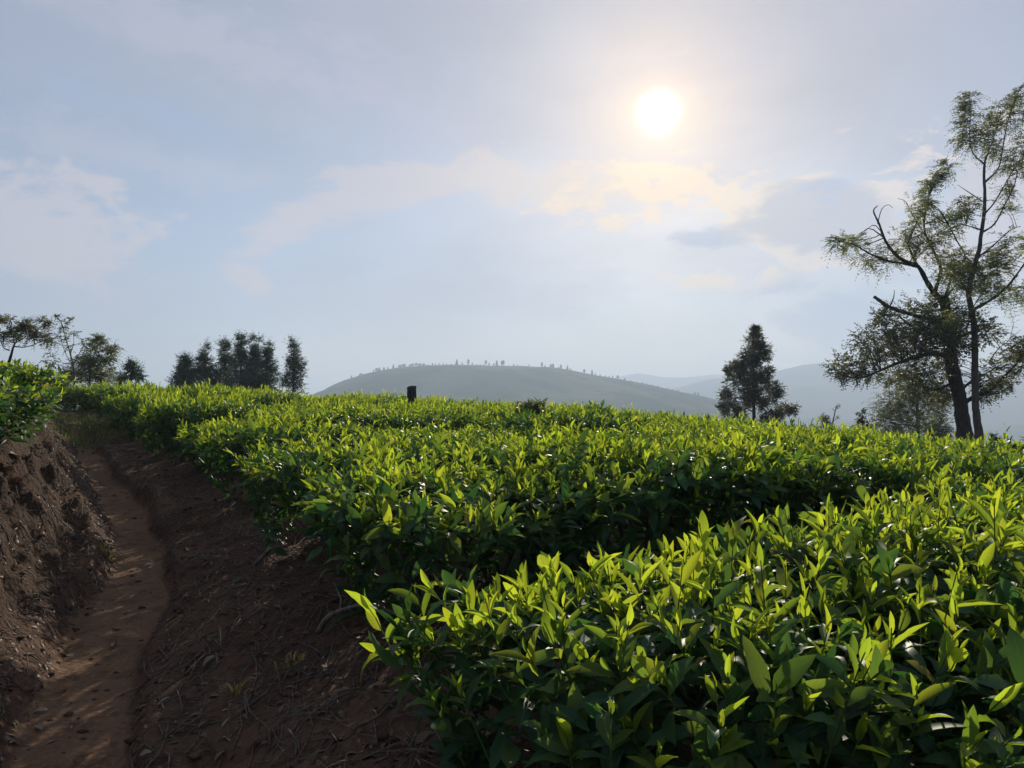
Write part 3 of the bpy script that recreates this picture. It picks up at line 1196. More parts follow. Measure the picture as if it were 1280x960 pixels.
def twigs(bag, subs, lines, g, r0=.02, keep=1.0, sag=.08):
    """thin twigs from the nearest limb to leaf clusters"""
    pts = np.vstack(lines)
    for sc, c in subs:
        if g.random() > keep:
            continue
        d = np.linalg.norm((pts - sc) * np.array([1, .7, 1]), axis=1) + .4 * np.maximum(0, pts[:, 2] - sc[2])
        a = pts[int(np.argmin(d))]
        L = np.linalg.norm(sc - a)
        if L > 3.2:
            continue
        mid = (a + sc) / 2 + g.normal(0, .06 * L, 3) + np.array([0, 0, sag * L])
        ln = smooth_line([a, mid, sc + (sc - mid) * .15], 3)
        bag.tube(ln, np.linspace(r0 * (.5 + .35 * L), .006, len(ln)), 4)


def traced_tree(name, label, cat, depth, trunk, limbs, blobsets, bark, seed, group=None, sides=10, twig_r=.018, extra_bare=(), keep=.8):
    """trunk: [(px,py,width_px)], limbs: (pts, w0_px, w1_px, bend)"""
    g = np.random.default_rng(seed)
    k = depth / F
    tp = limb_line([(p[0], p[1]) for p in trunk], depth, g)
    w = np.array([p[2] for p in trunk], float) * k / 2
    base = tp[0].copy()
    zg = ground1(base[0], base[1]) - .15
    foot = np.array([base[0], base[1], zg])
    if base[2] - zg > .05:
        tp = np.vstack([foot, tp])
        rr = np.concatenate([[w[0] * 1.15], np.interp(np.linspace(0, 1, len(tp) - 1), np.linspace(0, 1, len(w)), w)])
    else:
        rr = np.interp(np.linspace(0, 1, len(tp)), np.linspace(0, 1, len(w)), w)
    root = thing(name, tuple(foot), label, cat, group)
    inv = Vector(foot)

    def put(nm, me, kind=None):
        me.transform(Matrix.Translation(-inv))
        o = link(nm, me, root)
        if kind: o['kind'] = kind
        return o
    b = Bag()
    b.tube(tp, rr, sides, .12, seed)
    put('trunk', b.mesh('trunk', bark))
    lines = [tp[len(tp) // 2:]]
    for li, (pts, w0, w1, bend) in enumerate(limbs):
        ln = limb_line(pts, depth, g, .0, bend)
        lines.append(ln)
        b = Bag()
        b.tube(ln, (w0 * k / 2 + (max(w1 * k / 2, .006) - w0 * k / 2) * np.linspace(0, 1, len(ln)) ** .65) * (1 + .10 * np.sin(np.arange(len(ln)) * 2.1)), 7, .08, seed + li)
        put('limb', b.mesh('limb', bark))
    tb = Bag()
    for (blobs, per, thick, length, leaf, ratio, mat, n_pair, droop, age) in blobsets:
        me, subs = crown(blobs, depth, g, per, thick, length, leaf, ratio, mat, n_pair, droop, age)
        put('foliage', me, 'stuff')
        twigs(tb, subs, lines, g, twig_r, keep)
    for pts, w0, bend in extra_bare:
        ln = limb_line(pts, depth, g, 0, bend)
        tb.tube(ln, np.linspace(w0 * k / 2, .006, len(ln)), 4)
    if tb.n:
        put('twigs', tb.mesh('twigs', bark), 'stuff')
    return root


# the big old tree on the right, thick dark trunk
traced_tree('shade_tree', 'big old tree on the right, thick dark trunk, low crown and broken branch stub', 'tree', 26.0,
    [(1207, 553, 21), (1204, 530, 17), (1200, 502, 15), (1192, 466, 15), (1186, 429, 14), (1183, 393, 12), (1179, 372, 11)],
    [([(1180, 378), (1168, 366), (1158, 351), (1147.6, 333), (1125, 323), (1108, 303), (1099, 280), (1092, 264), (1097, 257)], 9, 1, -1.0),
     ([(1147, 333), (1128, 329), (1108, 326), (1089, 318), (1068, 306), (1050, 301)], 4.5, 1, -1.6),
     ([(1168, 367), (1176, 338), (1170, 320), (1160, 300), (1155, 280), (1161, 246), (1168, 222), (1176, 210)], 5, 1, .9),
     ([(1157, 350), (1140, 318), (1136, 300), (1150, 270), (1152, 262)], 4, 1, 1.3),
     ([(1181, 374), (1192, 340), (1207, 323), (1195, 299), (1186, 281)], 4, 1, -.8),
     ([(1179, 373), (1190, 362), (1200, 350), (1215, 330)], 4, 1, -1.2),
     ([(1183, 402), (1150, 396), (1112, 384), (1100, 376), (1093, 371)], 5.5, 4, .6),
     ([(1188, 447), (1166, 442), (1140, 448), (1119, 455), (1101, 463), (1082, 471), (1064, 472), (1046, 466)], 6.5, 1.2, -1.4),
     ([(1195, 478), (1166, 487), (1142, 476), (1128, 470)], 5, 1.2, 1.6),
     ([(1186, 428), (1161, 416), (1137, 406), (1119, 393), (1098, 397)], 5, 1.2, 1.2),
     ([(1203, 505), (1218, 496), (1236, 489), (1252, 474), (1270, 455), (1284, 433)], 7, 1.5, -.9),
     ([(1199, 490), (1215, 476), (1232, 467), (1252, 455)], 5, 1, 1.5),
     ([(1187, 430), (1205, 418), (1228, 410), (1240, 408)], 4, 1, 1.0)],
    [([(1160, 396, 30), (1132, 400, 22), (1110, 412, 20), (1098, 397, 13), (1086, 428, 20), (1112, 440, 24), (1142, 430, 28), (1165, 418, 24),
       (1060, 462, 17), (1046, 462, 9), (1086, 460, 17), (1122, 468, 18), (1150, 468, 22), (1172, 488, 18), (1183, 455, 13), (1196, 412, 16),
       (1172, 386, 18), (1214, 408, 17), (1234, 414, 13), (1150, 445, 24), (1178, 400, 18), (1190, 435, 14),
       (1246, 468, 17), (1266, 452, 16), (1278, 432, 12), (1226, 488, 11), (1240, 488, 10), (1258, 480, 9), (1290, 440, 16)],
      9, .9, .30, .100, .42, M_LEAF_DARK, 4, .25, (.25, .2)),
     ([(1060, 303, 12), (1050, 304, 7), (1083, 318, 12), (1108, 326, 14), (1125, 300, 13), (1137, 285, 15), (1142, 264, 13), (1160, 282, 15),
       (1150, 308, 17), (1176, 300, 15), (1192, 276, 11), (1170, 224, 5), (1162, 234, 6), (1178, 211, 5), (1155, 252, 6), (1200, 322, 16), (1184, 328, 13), (1185, 345, 10)],
      4.6, .8, .42, .110, .26, M_LEAF_FEATHER, 6, .45, (.45, .25))],
    M_BARK_DARK, 31, twig_r=.020,
    extra_bare=[([(1112, 384), (1117, 372), (1118, 362)], 2, 0), ([(1179, 372), (1166, 367), (1158, 366)], 4, -.2), ([(1180, 374), (1188, 366), (1190, 362)], 4, -.3),
                ([(1236, 453), (1248, 436), (1262, 424), (1267, 402)], 1.5, .5), ([(1250, 434), (1240, 420), (1238, 410)], 1, .3), ([(1262, 424), (1276, 412)], 1, .3),
                ([(1097, 280), (1102, 262), (1110, 256), (1116, 260)], 1.2, .2), ([(1160, 300), (1140, 268), (1132, 252), (1122, 248)], 1.2, .4)])

# the slender tree in front of it
traced_tree('slender_tree', 'tall slender grey tree with feathery top leaning right beside the thick trunk', 'tree', 24.0,
    [(1225, 554, 10), (1221, 520, 8.5), (1219, 500, 8), (1218.5, 450, 7.5), (1218, 411, 7), (1214, 385, 6.5), (1211, 365, 6), (1217, 335, 5.5), (1224, 312, 5),
     (1226, 296, 4.6), (1230, 268, 4.2), (1231, 244, 3.6), (1230, 215, 3), (1232, 196, 2)],
    [([(1227, 291), (1243, 280), (1255, 258), (1267, 234), (1272, 215)], 2.6, 1, -.6),
     ([(1231, 267), (1243, 253), (1257, 229), (1266, 214)], 2.4, 1, .7),
     ([(1231, 228), (1247, 212), (1252, 193), (1260, 150), (1272, 117), (1281, 102)], 2.6, .8, .5),
     ([(1231, 206), (1216, 191), (1212, 172), (1214, 128)], 2, .7, -.4),
     ([(1226, 287), (1202, 281), (1186, 288)], 2, .7, -.5),
     ([(1214, 388), (1230, 380), (1249, 367), (1265, 351), (1281, 329), (1296, 310)], 5, 1.5, -.7),
     ([(1222, 322), (1240, 308), (1264, 287), (1276, 283)], 2.6, .8, .8),
     ([(1232, 200), (1240, 178), (1246, 160)], 1.8, .7, .3)],
    [([(1213, 128, 8), (1210, 135, 5), (1212, 158, 10), (1207, 176, 9), (1222, 172, 12), (1240, 166, 13), (1234, 152, 10), (1250, 180, 12), (1255, 142, 11),
       (1268, 126, 11), (1278, 112, 8), (1277, 150, 12), (1274, 190, 13), (1264, 205, 10), (1280, 216, 12), (1263, 240, 7), (1258, 264, 5), (1212, 255, 7), (1206, 270, 8), (1290, 180, 14)],
      4.6, .5, .40, .110, .22, M_LEAF_FEATHER, 6, .7, (.30, .2)),
     ([(1198, 345, 15), (1220, 352, 17), (1240, 340, 14), (1236, 368, 11), (1210, 366, 12), (1250, 325, 11), (1270, 305, 12), (1264, 372, 12), (1278, 362, 10), (1226, 326, 11), (1196, 395, 9), (1186, 340, 9), (1290, 310, 14)],
      5.0, .7, .42, .115, .24, M_LEAF_FEATHER, 6, .55, (.65, .2))],
    M_BARK_GREY, 47, twig_r=.012,
    extra_bare=[([(1227, 251), (1212, 241), (1197, 231)], 1.6, -.2), ([(1227, 252), (1240, 250), (1250, 254)], 1.2, .3)])

# pale tree behind the trunks
traced_tree('pale_tree', 'smaller pale green bushy tree standing behind and left of the thick trunk', 'tree', 36.0,
    [(1148, 556, 4.5), (1147, 520, 4), (1145, 480, 3), (1144, 460, 2)],
    [([(1147, 515), (1130, 508), (1112, 504)], 2, .8, .5), ([(1147, 520), (1165, 512), (1180, 520)], 2, .8, -.5), ([(1146, 500), (1160, 494), (1172, 492)], 2, .8, .5), ([(1147, 532), (1120, 530), (1105, 526)], 2, .8, -.6)],
    [([(1130, 480, 22), (1112, 502, 17), (1138, 508, 22), (1160, 502, 20), (1106, 525, 15), (1130, 530, 18), (1168, 528, 15), (1178, 542, 13), (1146, 478, 15), (1155, 545, 15), (1125, 545, 13), (1170, 505, 10)],
      13, .8, .42, .12, .28, M_LEAF_FEATHER, 5, .3, (.15, .15))],
    M_BARK_GREY, 53, twig_r=.015)

# the lone dark tree
B3 = [(470, 160, 34), (472, 130, 16), (500, 200, 42), (430, 225, 52), (540, 265, 38), (470, 285, 55), (405, 325, 45), (515, 330, 38), (330, 420, 60), (290, 415, 30), (560, 430, 42), (400, 455, 62), (370, 380, 40),
      (530, 510, 55), (610, 545, 46), (330, 500, 55), (460, 530, 55), (262, 590, 45), (340, 605, 60), (605, 590, 45), (232, 690, 38), (300, 690, 46), (385, 720, 40), (520, 650, 42),
      (700, 680, 52), (640, 715, 42), (575, 725, 34), (400, 785, 26), (540, 770, 26), (745, 690, 24), (430, 640, 40), (430, 395, 48), (500, 420, 44), (470, 470, 50), (455, 345, 45), (480, 600, 44), (420, 540, 44)]
traced_tree('lone_tree', 'lone dark tapering tree with ragged gaps standing at the field edge before the mountains', 'tree', 42.0,
    [(943, 540, 4.5), (942, 500, 3.6), (941, 460, 2.6), (942, 425, 1.4), (943, 412, .8)],
    [([(943, 533), (960, 532), (975, 520), (985, 511)], 2, .7, -.5), ([(942, 515), (925, 508), (905, 511)], 1.8, .7, .6), ([(942, 508), (960, 497), (970, 490)], 1.8, .7, .5),
     ([(942, 496), (925, 487), (908, 493)], 1.8, .7, -.6), ([(941, 480), (928, 470), (914, 463)], 1.6, .7, .5), ([(941, 485), (955, 475), (962, 466)], 1.6, .7, -.5), ([(943, 530), (935, 522), (928, 517)], 1.6, .7, .5), ([(942, 450), (952, 441), (957, 437)], 1.2, .6, .2)],
    [([(860 + a * .1771, 390 + b * .1771, r * .168) for a, b, r in B3], 17, .6, .26, .105, .42, M_LEAF_DARK, 4, .2, (.12, .15))],
    M_BARK_DARK, 61, twig_r=.014)

# the row of cypress-like trees behind the crest on the left
def plume_tree(name, px, tip, width, depth, label, group, seed, loose=1.0, foot=486):
    g = np.random.default_rng(seed)
    n = 13
    blobs = []
    for i in range(n):
        f = i / (n - 1)
        y = tip + (foot - tip) * f
        w = width / 2 * (.10 + .90 * min(1, f * 1.35) ** .9) * loose
        for s in ((-.5, .5) if f > .25 else (0,)):
            blobs.append((px + s * w * g.uniform(.6, 1.25) + g.normal(0, .8), y + g.normal(0, 1.5), max(2.6, w * .55), g.normal(0, .35)))
    limbs = []
    for i in range(6):
        y = tip + (foot - tip) * (.25 + .12 * i)
        s = -1 if i % 2 else 1
        limbs.append(([(px, y + 5), (px + s * width * .2, y), (px + s * width * .33, y - 5)], 1.2, .5, g.normal(0, .4)))
    return traced_tree(name, label, 'tree', depth, [(px, foot, 3.2), (px + .3, (foot + tip) / 2, 2.2), (px, tip + 4, .8)], limbs,
        [(blobs, 4.4 if loose == 1 else 3.4, .3, .40, .15, .26, M_LEAF_PINE, 5, -.25, (.25, .2))], M_BARK_DARK, seed, group, 6, .014, keep=.5)


CYP = [(231, 444, 27, 'leftmost and squattest of the dark plume trees behind the crest of the tea'),
       (256, 433, 27, 'second plume tree from the left behind the crest, pointed top'),
       (281, 425, 26, 'third plume tree from the left in the dark row behind the crest'),
       (301, 418, 27, 'tallest dark plume tree in the middle of the row behind the crest'),
       (319, 423, 22, 'slim plume tree just right of the tallest one in the row'),
       (334, 429, 24, 'plume tree at the right end of the dark close row behind the crest')]
for i, (px, tip, w, lab) in enumerate(CYP):
    tip += (5, 3, 4, 4, 5, 3)[i]
    plume_tree('plume_tree', px, tip, w, 45.0 + (i % 3) * .8, lab, 'plume trees in a row behind the crest', 80 + i)
plume_tree('plume_tree', 367, 431, 30, 45.0, 'loose airy plume tree standing apart right of the dark row', 'plume trees in a row behind the crest', 92, .85)

# trees at the end of the path, far left
k4 = .15625


def b4(l):
    return [(a * k4, 380 + b * k4, r * k4) for a, b, r in l]


traced_tree('umbrella_tree', 'flat-topped small tree with spreading dark leaves behind the left bank hedge', 'tree', 16.0,
    [(10, 456, 4), (13, 447, 3.2), (16, 436, 2.6), (19, 428, 1.8)],
    [([(18, 433), (30, 434), (42, 431), (50, 427)], 1.6, .8, .3), ([(12, 438), (5, 435), (0, 425), (-6, 418)], 1.8, .8, -.3), ([(19, 429), (26, 418), (36, 410), (50, 404)], 1.4, .6, .3),
     ([(18, 430), (16, 415), (12, 405)], 1.3, .6, -.2), ([(19, 429), (34, 420), (46, 414)], 1.2, .6, -.3)],
    [(b4([(15, 240, 36), (95, 240, 34), (165, 215, 40), (235, 215, 40), (290, 240, 36), (330, 285, 34), (235, 165, 22), (320, 150, 24), (75, 130, 20), (20, 150, 20), (385, 300, 26), (190, 160, 16), (370, 150, 14), (-30, 230, 40), (130, 280, 24), (250, 260, 26)]),
      3.6, .35, .20, .055, .36, M_LEAF_DARK, 5, .3, (.3, .2))],
    M_BARK_DARK, 71, twig_r=.008)
traced_tree('sparse_tree', 'thin young tree with few scattered leaves right of the flat-topped tree', 'tree', 22.0,
    [(93, 482, 2.2), (92, 460, 1.8), (86, 436, 1.3), (80, 415, .8)],
    [([(92, 458), (84, 446), (78, 430), (74, 412)], 1.1, .5, .2), ([(92, 466), (80, 458), (70, 455), (62, 450)], 1, .5, -.3), ([(92, 455), (100, 440), (106, 428)], 1, .5, .3), ([(88, 470), (76, 468), (66, 462)], 1, .5, .3), ([(88, 442), (92, 430), (92, 418)], .8, .5, .2)],
    [(b4([(485, 165, 36), (500, 235, 36), (450, 295, 36), (540, 180, 22), (470, 120, 14), (575, 125, 10), (665, 330, 36), (690, 290, 18), (430, 420, 30), (385, 240, 18), (590, 235, 10), (350, 450, 16), (440, 470, 30), (400, 500, 16), (560, 350, 18), (530, 300, 16)]),
      1.1, .4, .20, .075, .42, M_LEAF_DARK, 3, .5, (.3, .2))],
    M_BARK_GREY, 73, twig_r=.007)
traced_tree('bushy_tree', 'grey-green bushy tree leaning right at the far end of the path', 'tree', 27.0,
    [(112, 492, 3), (112, 470, 2.4), (116, 450, 1.6), (122, 432, .9)],
    [([(112, 475), (100, 466), (92, 462)], 1.4, .6, .3), ([(112, 472), (126, 462), (136, 448), (141, 436)], 1.4, .6, -.3), ([(113, 466), (120, 452), (124, 440)], 1.2, .6, .3)],
    [(b4([(790, 330, 34), (800, 300, 18), (740, 405, 60), (700, 480, 66), (610, 530, 66), (780, 490, 66), (690, 590, 70), (868, 385, 36), (900, 352, 18), (600, 610, 50), (840, 590, 44), (780, 600, 50), (560, 570, 34), (650, 440, 34), (845, 430, 24), (900, 560, 24)]),
      6, .5, .34, .11, .26, M_LEAF_FEATHER, 5, .35, (.12, .15))],
    M_BARK_GREY, 75, twig_r=.010)
traced_tree('round_shrub', 'small dark round shrub above the tea right of the bushy tree', 'shrub', 30.0,
    [(163, 490, 2.2), (164, 476, 1.5), (165, 460, .8)],
    [([(163, 478), (156, 472), (152, 470)], 1, .5, .2), ([(164, 476), (170, 468), (172, 462)], 1, .5, -.2)],
    [(b4([(1050, 550, 46), (1060, 500, 26), (1000, 600, 36), (1090, 580, 26), (960, 610, 24), (1080, 520, 20)]), 8, .35, .30, .10, .3, M_LEAF_PINE, 5, .1, (.3, .2))],
    M_BARK_DARK, 77, twig_r=.009)

# bare and young shrubs on the right crest
traced_tree('dead_shrub', 'leafless dead shrub with one brown tuft poking out of the tea near the lone tree', 'shrub', 20.0,
    [(1042, 553, 3.4), (1040, 540, 2.2), (1041, 528, 1.6), (1044, 514, 1.0), (1046, 507, .8)],
    [([(1040, 543), (1034, 536), (1029, 528)], 1.8, .7, .1), ([(1041, 527), (1045, 524), (1048, 522)], .9, .5, .1), ([(1044, 514), (1040, 511)], .7, .4, 0), ([(1041, 540), (1037, 532)], .9, .4, .1)],
    [([(1031, 527, 4.5), (1029, 523, 3), (1035, 531, 3)], 7, .08, .12, .05, .28, M_LEAF_DARK, 4, .1, (.2, .1)),
     ([(1047, 508, 1.5), (1048, 522, 1.5)], 2, .05, .06, .03, .3, M_LEAF_DARK, 3, .1, (.2, .1))],
    M_BARK_DARK, 93, twig_r=.006, keep=.4)
traced_tree('young_shrub', 'thin young shrub with sparse dark leaves right of the dead shrub', 'shrub', 22.0,
    [(1074, 551, 1.5), (1075, 538, 1.1), (1077, 526, .8), (1078, 514, .6)],
    [([(1075, 540), (1070, 533), (1067, 530)], .8, .4, .1), ([(1075, 538), (1081, 532), (1084, 530)], .8, .4, .1)],
    [([(1077, 515, 3), (1074, 522, 3), (1069, 531, 4), (1082, 532, 4), (1076, 536, 5), (1066, 537, 3), (1087, 538, 4), (1079, 526, 2)], 2.4, .1, .12, .07, .42, M_LEAF_DARK, 3, .1, (.2, .1))],
    M_BARK_DARK, 95, twig_r=.005, keep=.5)
traced_tree('young_shrub', 'tiny leafy seedling on the crest just right of the tree trunks', 'shrub', 23.0,
    [(1245, 560, 1.2), (1245, 550, .8), (1244, 545, .6)], [],
    [([(1244, 546, 3.5), (1248, 550, 3)], 5, .1, .12, .07, .4, M_LEAF_DARK, 3, .1, (.2, .1))], M_BARK_DARK, 96, twig_r=.004)
traced_tree('young_shrub', 'low dark leafy clump with drooping fronds standing out of the tea at mid crest', 'shrub', 12.0,
    [(666, 530, 2), (666, 520, 1.4), (665, 512, .9)],
    [([(666, 517), (658, 510), (654, 508)], 1, .4, .1), ([(666, 517), (674, 509), (681, 506)], 1, .4, -.1)],
    [([(658, 509, 5), (668, 508, 5), (678, 507, 4), (665, 514, 7), (655, 513, 5), (676, 513, 5)], 2.2, .12, .12, .11, .36, M_LEAF_FEATHER, 3, .6, (.2, .15))], M_BARK_DARK, 97, twig_r=.004)

# tiny trees along the skyline of the hill, each its own object, sharing three shapes
def ridge_tree_mesh(seed, h, w, kind):
    g = np.random.default_rng(seed)
    b = Bag()
    b.tube([(0, 0, -1.2), (g.normal(0, .1), 0, h * .45), (g.normal(0, .2), 0, h * .9)], [.16, .12, .05], 5)
    vt, qt, tt = np.vstack(b.V), np.vstack(b.Q), np.vstack(b.T)
    n = 260
    f = g.random(n)
    z = h * ((.42 if kind < 2 else .18) + (.58 if kind < 2 else .82) * f)
    prof = np.sin(np.clip(f * .9 + .1, 0, 1) * math.pi) ** .6 if kind < 2 else (1 - f * .85)
    a = g.random(n) * 6.28
    r = w * prof * np.sqrt(g.random(n))
    C = np.stack([r * np.cos(a), r * np.sin(a), z], -1)
    clump = np.sin(a * 3 + z * 2.1) > -.35
    C = C[clump]; n = len(C)
    D = unit(g.normal(0, 1, (n, 3)))
    M_ = frames(D, unit(g.normal(0, 1, (n, 3))), np.zeros(n))
    s = g.uniform(.45, .9, n)[:, None] * h / 7
    V = np.stack([C - M_[:, :, 1] * s, C + M_[:, :, 0] * s * .6, C + M_[:, :, 1] * s, C - M_[:, :, 0] * s * .6], 1).reshape(-1, 3)
    Q = np.arange(n * 4).reshape(n, 4)
    Vall = np.vstack([vt, V])
    Qall = np.vstack([qt, Q + len(vt)])
    mi = np.concatenate([np.zeros(len(qt)), np.ones(n), np.zeros(len(tt))])
    return make_mesh('ridge_tree', Vall, Qall, tt, uv=None, attr=np.full(len(Vall), .2), midx=mi, mats=[M_BARK_DARK, M_LEAF_FAR], smooth=False)


RT = [ridge_tree_mesh(300, 6.0, 1.5, 0), ridge_tree_mesh(301, 6.6, 1.2, 1), ridge_tree_mesh(302, 7.5, 1.6, 2), ridge_tree_mesh(303, 6.5, 3.2, 0), ridge_tree_mesh(304, 5.0, 1.1, 0)]
gr = np.random.default_rng(305)


def on_ridge(px, dy_back=0.0):
    x = (px - 640) / F * HILL_D
    return x, hy + dy_back, float(np.interp(x, hx, hz))


def ridge_tree(px, me, sc, label, group, back=0.0, dz=0.0):
    x, y, z = on_ridge(px, back)
    o = link('ridge_tree', me, None, (x, y, z + dz - .5))
    sc *= 1.08
    o.scale = (sc * gr.uniform(.85, 1.15), sc, sc * gr.uniform(.9, 1.12))
    o.rotation_euler = (0, 0, gr.uniform(0, 6.28))
    tag(o, label, 'tree', group)


for px in (428, 431, 433, 435, 437, 439, 441, 446, 452, 457, 460, 466, 471, 476, 480, 485, 491, 499, 504):
    ridge_tree(px + gr.normal(0, 1), RT[gr.choice([0, 2, 3, 3])], gr.uniform(.65, 1.15), 'hazy dark tree in the thicker clump on the left shoulder of the hill', 'trees on the left shoulder of the hill', gr.uniform(-6, 6))
for px in (512, 516, 520, 524, 529):
    ridge_tree(px, RT[3], gr.uniform(.7, .95), 'hazy rounded tree in the dense grove at the left end of the hilltop', 'grove on the hilltop', gr.uniform(-5, 5))
px = 535.0
while px < 884:
    big = gr.random() < .22
    ridge_tree(px, RT[gr.choice([0, 1, 4] if not big else [0, 1, 2])], gr.uniform(.95, 1.2) if big else gr.uniform(.45, .8), 'tiny thin tree on the bare skyline of the hazy hill', 'trees in a line on the hill skyline', gr.uniform(-3, 3))
    px += gr.uniform(3.2, 7.5) if px < 760 else gr.uniform(4, 9)
for px in (584, 606, 626, 690, 628, 700):
    ridge_tree(px + 1.3, RT[1], 1.25, 'taller thin tree standing up from the line on the hill skyline', 'taller trees on the hill skyline')

# ------------------------------------------------------------------ weathered stump standing in the tea
def stump():
    d = 13.5
    p = pix(514, 497, d)
    zg = ground1(p.x, p.y) - .1
    top = pix(514, 483, d).z
    g = np.random.default_rng(3)
    k = d / F
    b = Bag()
    zs = np.concatenate([np.linspace(zg, p.z - .05, 4), np.linspace(p.z, top, 7)])
    sides = 14
    V = []
    for i, z in enumerate(zs):
        f = (z - zg) / (top - zg)
        for j in range(sides):
            th = j / sides * 6.283
            r = (6.2 - .7 * f) * k * (1 + .10 * math.sin(3 * th + 1) + .06 * math.sin(7 * th + f * 2) + g.normal(0, .02))
            zz = z + (0 if i < len(zs) - 1 else .02 * math.sin(th + .5) + g.normal(0, .008))
            V.append((r * math.cos(th), r * .9 * math.sin(th), zz - zg))
    n = len(zs)
    Q = [(i * sides + j, i * sides + (j + 1) % sides, (i + 1) * sides + (j + 1) % sides, (i + 1) * sides + j) for i in range(n - 1) for j in range(sides)]
    V.append((0, 0, top - zg + .01))
    T = [(n * sides, (n - 1) * sides + j, (n - 1) * sides + (j + 1) % sides) for j in range(sides)]
    b.add(V, Q, T)
    o = link('tree_stump', b.mesh('tree_stump', M_STUMP), None, (p.x, p.y, zg))
    tag(o, 'dark weathered square-topped stump sticking up out of the tea before the hazy hill', 'stump')


stump()

# ------------------------------------------------------------------ litter on the slope, the bank and the path
def litter():
    g = np.random.default_rng(404)
    # fallen leaves
    n = 7600
    t = .8 + 15 * g.random(n) ** 1.5
    sp = np.where(g.random(n) < .45, g.normal(.62, .34, n), -.16 - .42 * g.random(n) ** 1.3)
    hw = half_width(t)
    onp = np.abs(sp) < hw
    keep = ~onp | (g.random(n) < .12)
    t, sp = t[keep], sp[keep]
    x, y = xy(sp + centre(t), t)
    z = ground(x, y)
    n = len(x)
    nx = (ground(x + .03, y) - ground(x - .03, y)) / .06
    ny = (ground(x, y + .03) - ground(x, y - .03)) / .06
    N = unit(np.stack([-nx, -ny, np.ones(n)], -1) + g.normal(0, .22, (n, 3)))
    d = unit(np.cross(N, g.normal(0, 1, (n, 3))))
    size = g.uniform(.018, .05, n) * np.where(g.random(n) < .12, 1.6, 1) * np.where(sp < 0, .8, 1)
    M_ = frames(d, N, g.normal(0, .3, n)) * size[:, None, None]
    age = np.clip(g.random(n) ** 3.2 * 1.0, 0, 1)
    L = Leaves(np.stack([x, y, z + .002], -1), M_, age, g.choice([1, 3, 2], n))
    o = link('fallen_leaves', leaves_mesh('fallen_leaves', L, 4, M_DRY))
    tag(o, kind='stuff')
    # twigs and straw
    b = Bag()
    m = 2600
    t = 1.2 + 13 * g.random(m) ** 1.5
    sp = np.where(g.random(m) < .75, g.normal(.62, .33, m), -.2 - .5 * g.random(m))
    keep = np.abs(sp) > half_width(t) * .95
    t, sp = t[keep], sp[keep]
    x, y = xy(sp + centre(t), t)
    for i in range(len(x)):
        L_ = g.uniform(.05, .24)
        a = g.normal(PA + 1.2, .8)
        dx, dy = math.cos(a) * L_ / 2, math.sin(a) * L_ / 2
        xs = np.array([x[i] - dx, x[i] + g.normal(0, .01), x[i] + dx]); ys = np.array([y[i] - dy, y[i] + g.normal(0, .01), y[i] + dy])
        zs = ground(xs, ys) + np.array([.006, .010, .006 + g.random() ** 3 * .05])
        r = g.uniform(.0012, .0032)
        b.tube(np.stack([xs, ys, zs], -1), [r, r, r * .6], 4)
    o = link('twig_litter', b.mesh('twig_litter', M_TWIG))
    tag(o, kind='stuff')
    # fine roots hanging out of the left bank
    rb = Bag()
    for i in range(260):
        t0 = 2.6 + 8 * g.random() ** 1.3
        s0 = -.34 - .42 * g.random()
        pts = []
        for k in range(4):
            x_, y_ = xy(s0 + k * .035 * g.uniform(.4, 1.4) + float(centre(np.array([t0]))[0]), t0 + g.normal(0, .015) - .012 * k)
            pts.append((x_, y_, ground1(x_, y_) + .012 + .012 * g.random()))
        q0 = g.uniform(.0012, .004)
        rb.tube(pts, [q0, q0 * .9, q0 * .7, q0 * .4], 4)
    o = link('bank_roots', rb.mesh('bank_roots', M_TWIG))
    tag(o, kind='stuff')
    # clods and small stones
    b = Bag()
    ico_v = unit(np.array([(sx, sy, sz) for sx in (-1, 1) for sy in (-1, 1) for sz in (-1, 1)], float) * 1.0)
    ico_v = np.vstack([ico_v, [(0, 0, 1.15), (0, 0, -1.15), (1.15, 0, 0), (-1.15, 0, 0), (0, 1.15, 0), (0, -1.15, 0)]])
    Tt = []
    for face, c in (((1, 3, 7, 5), 8), ((0, 4, 6, 2), 9), ((4, 5, 7, 6), 10), ((0, 2, 3, 1), 11), ((2, 6, 7, 3), 12), ((0, 1, 5, 4), 13)):
        for q in range(4):
            Tt.append((face[q], face[(q + 1) % 4], c))
    m = 3000
    t = 1.0 + 14 * g.random(m) ** 1.5
    sp = np.where(g.random(m) < .55, .2 + 1.0 * g.random(m) ** 1.2, -.17 - .6 * g.random(m) ** 1.3)
    sp = np.where(g.random(m) < .07, g.normal(0, .12, m), sp)
    x, y = xy(sp + centre(t), t)
    z = ground(x, y)
    for i in range(m):
        r = .004 + .015 * g.random() ** 4
        V = ico_v * (r * g.uniform(.55, 1.35, (len(ico_v), 1))) * np.array([1.3, 1, .6])
        b.add(V + np.array([x[i], y[i], z[i] + r * .1]), None, Tt)
    o = link('clods', b.mesh('clods', M_CLOD, False))
    tag(o, kind='stuff')


litter()


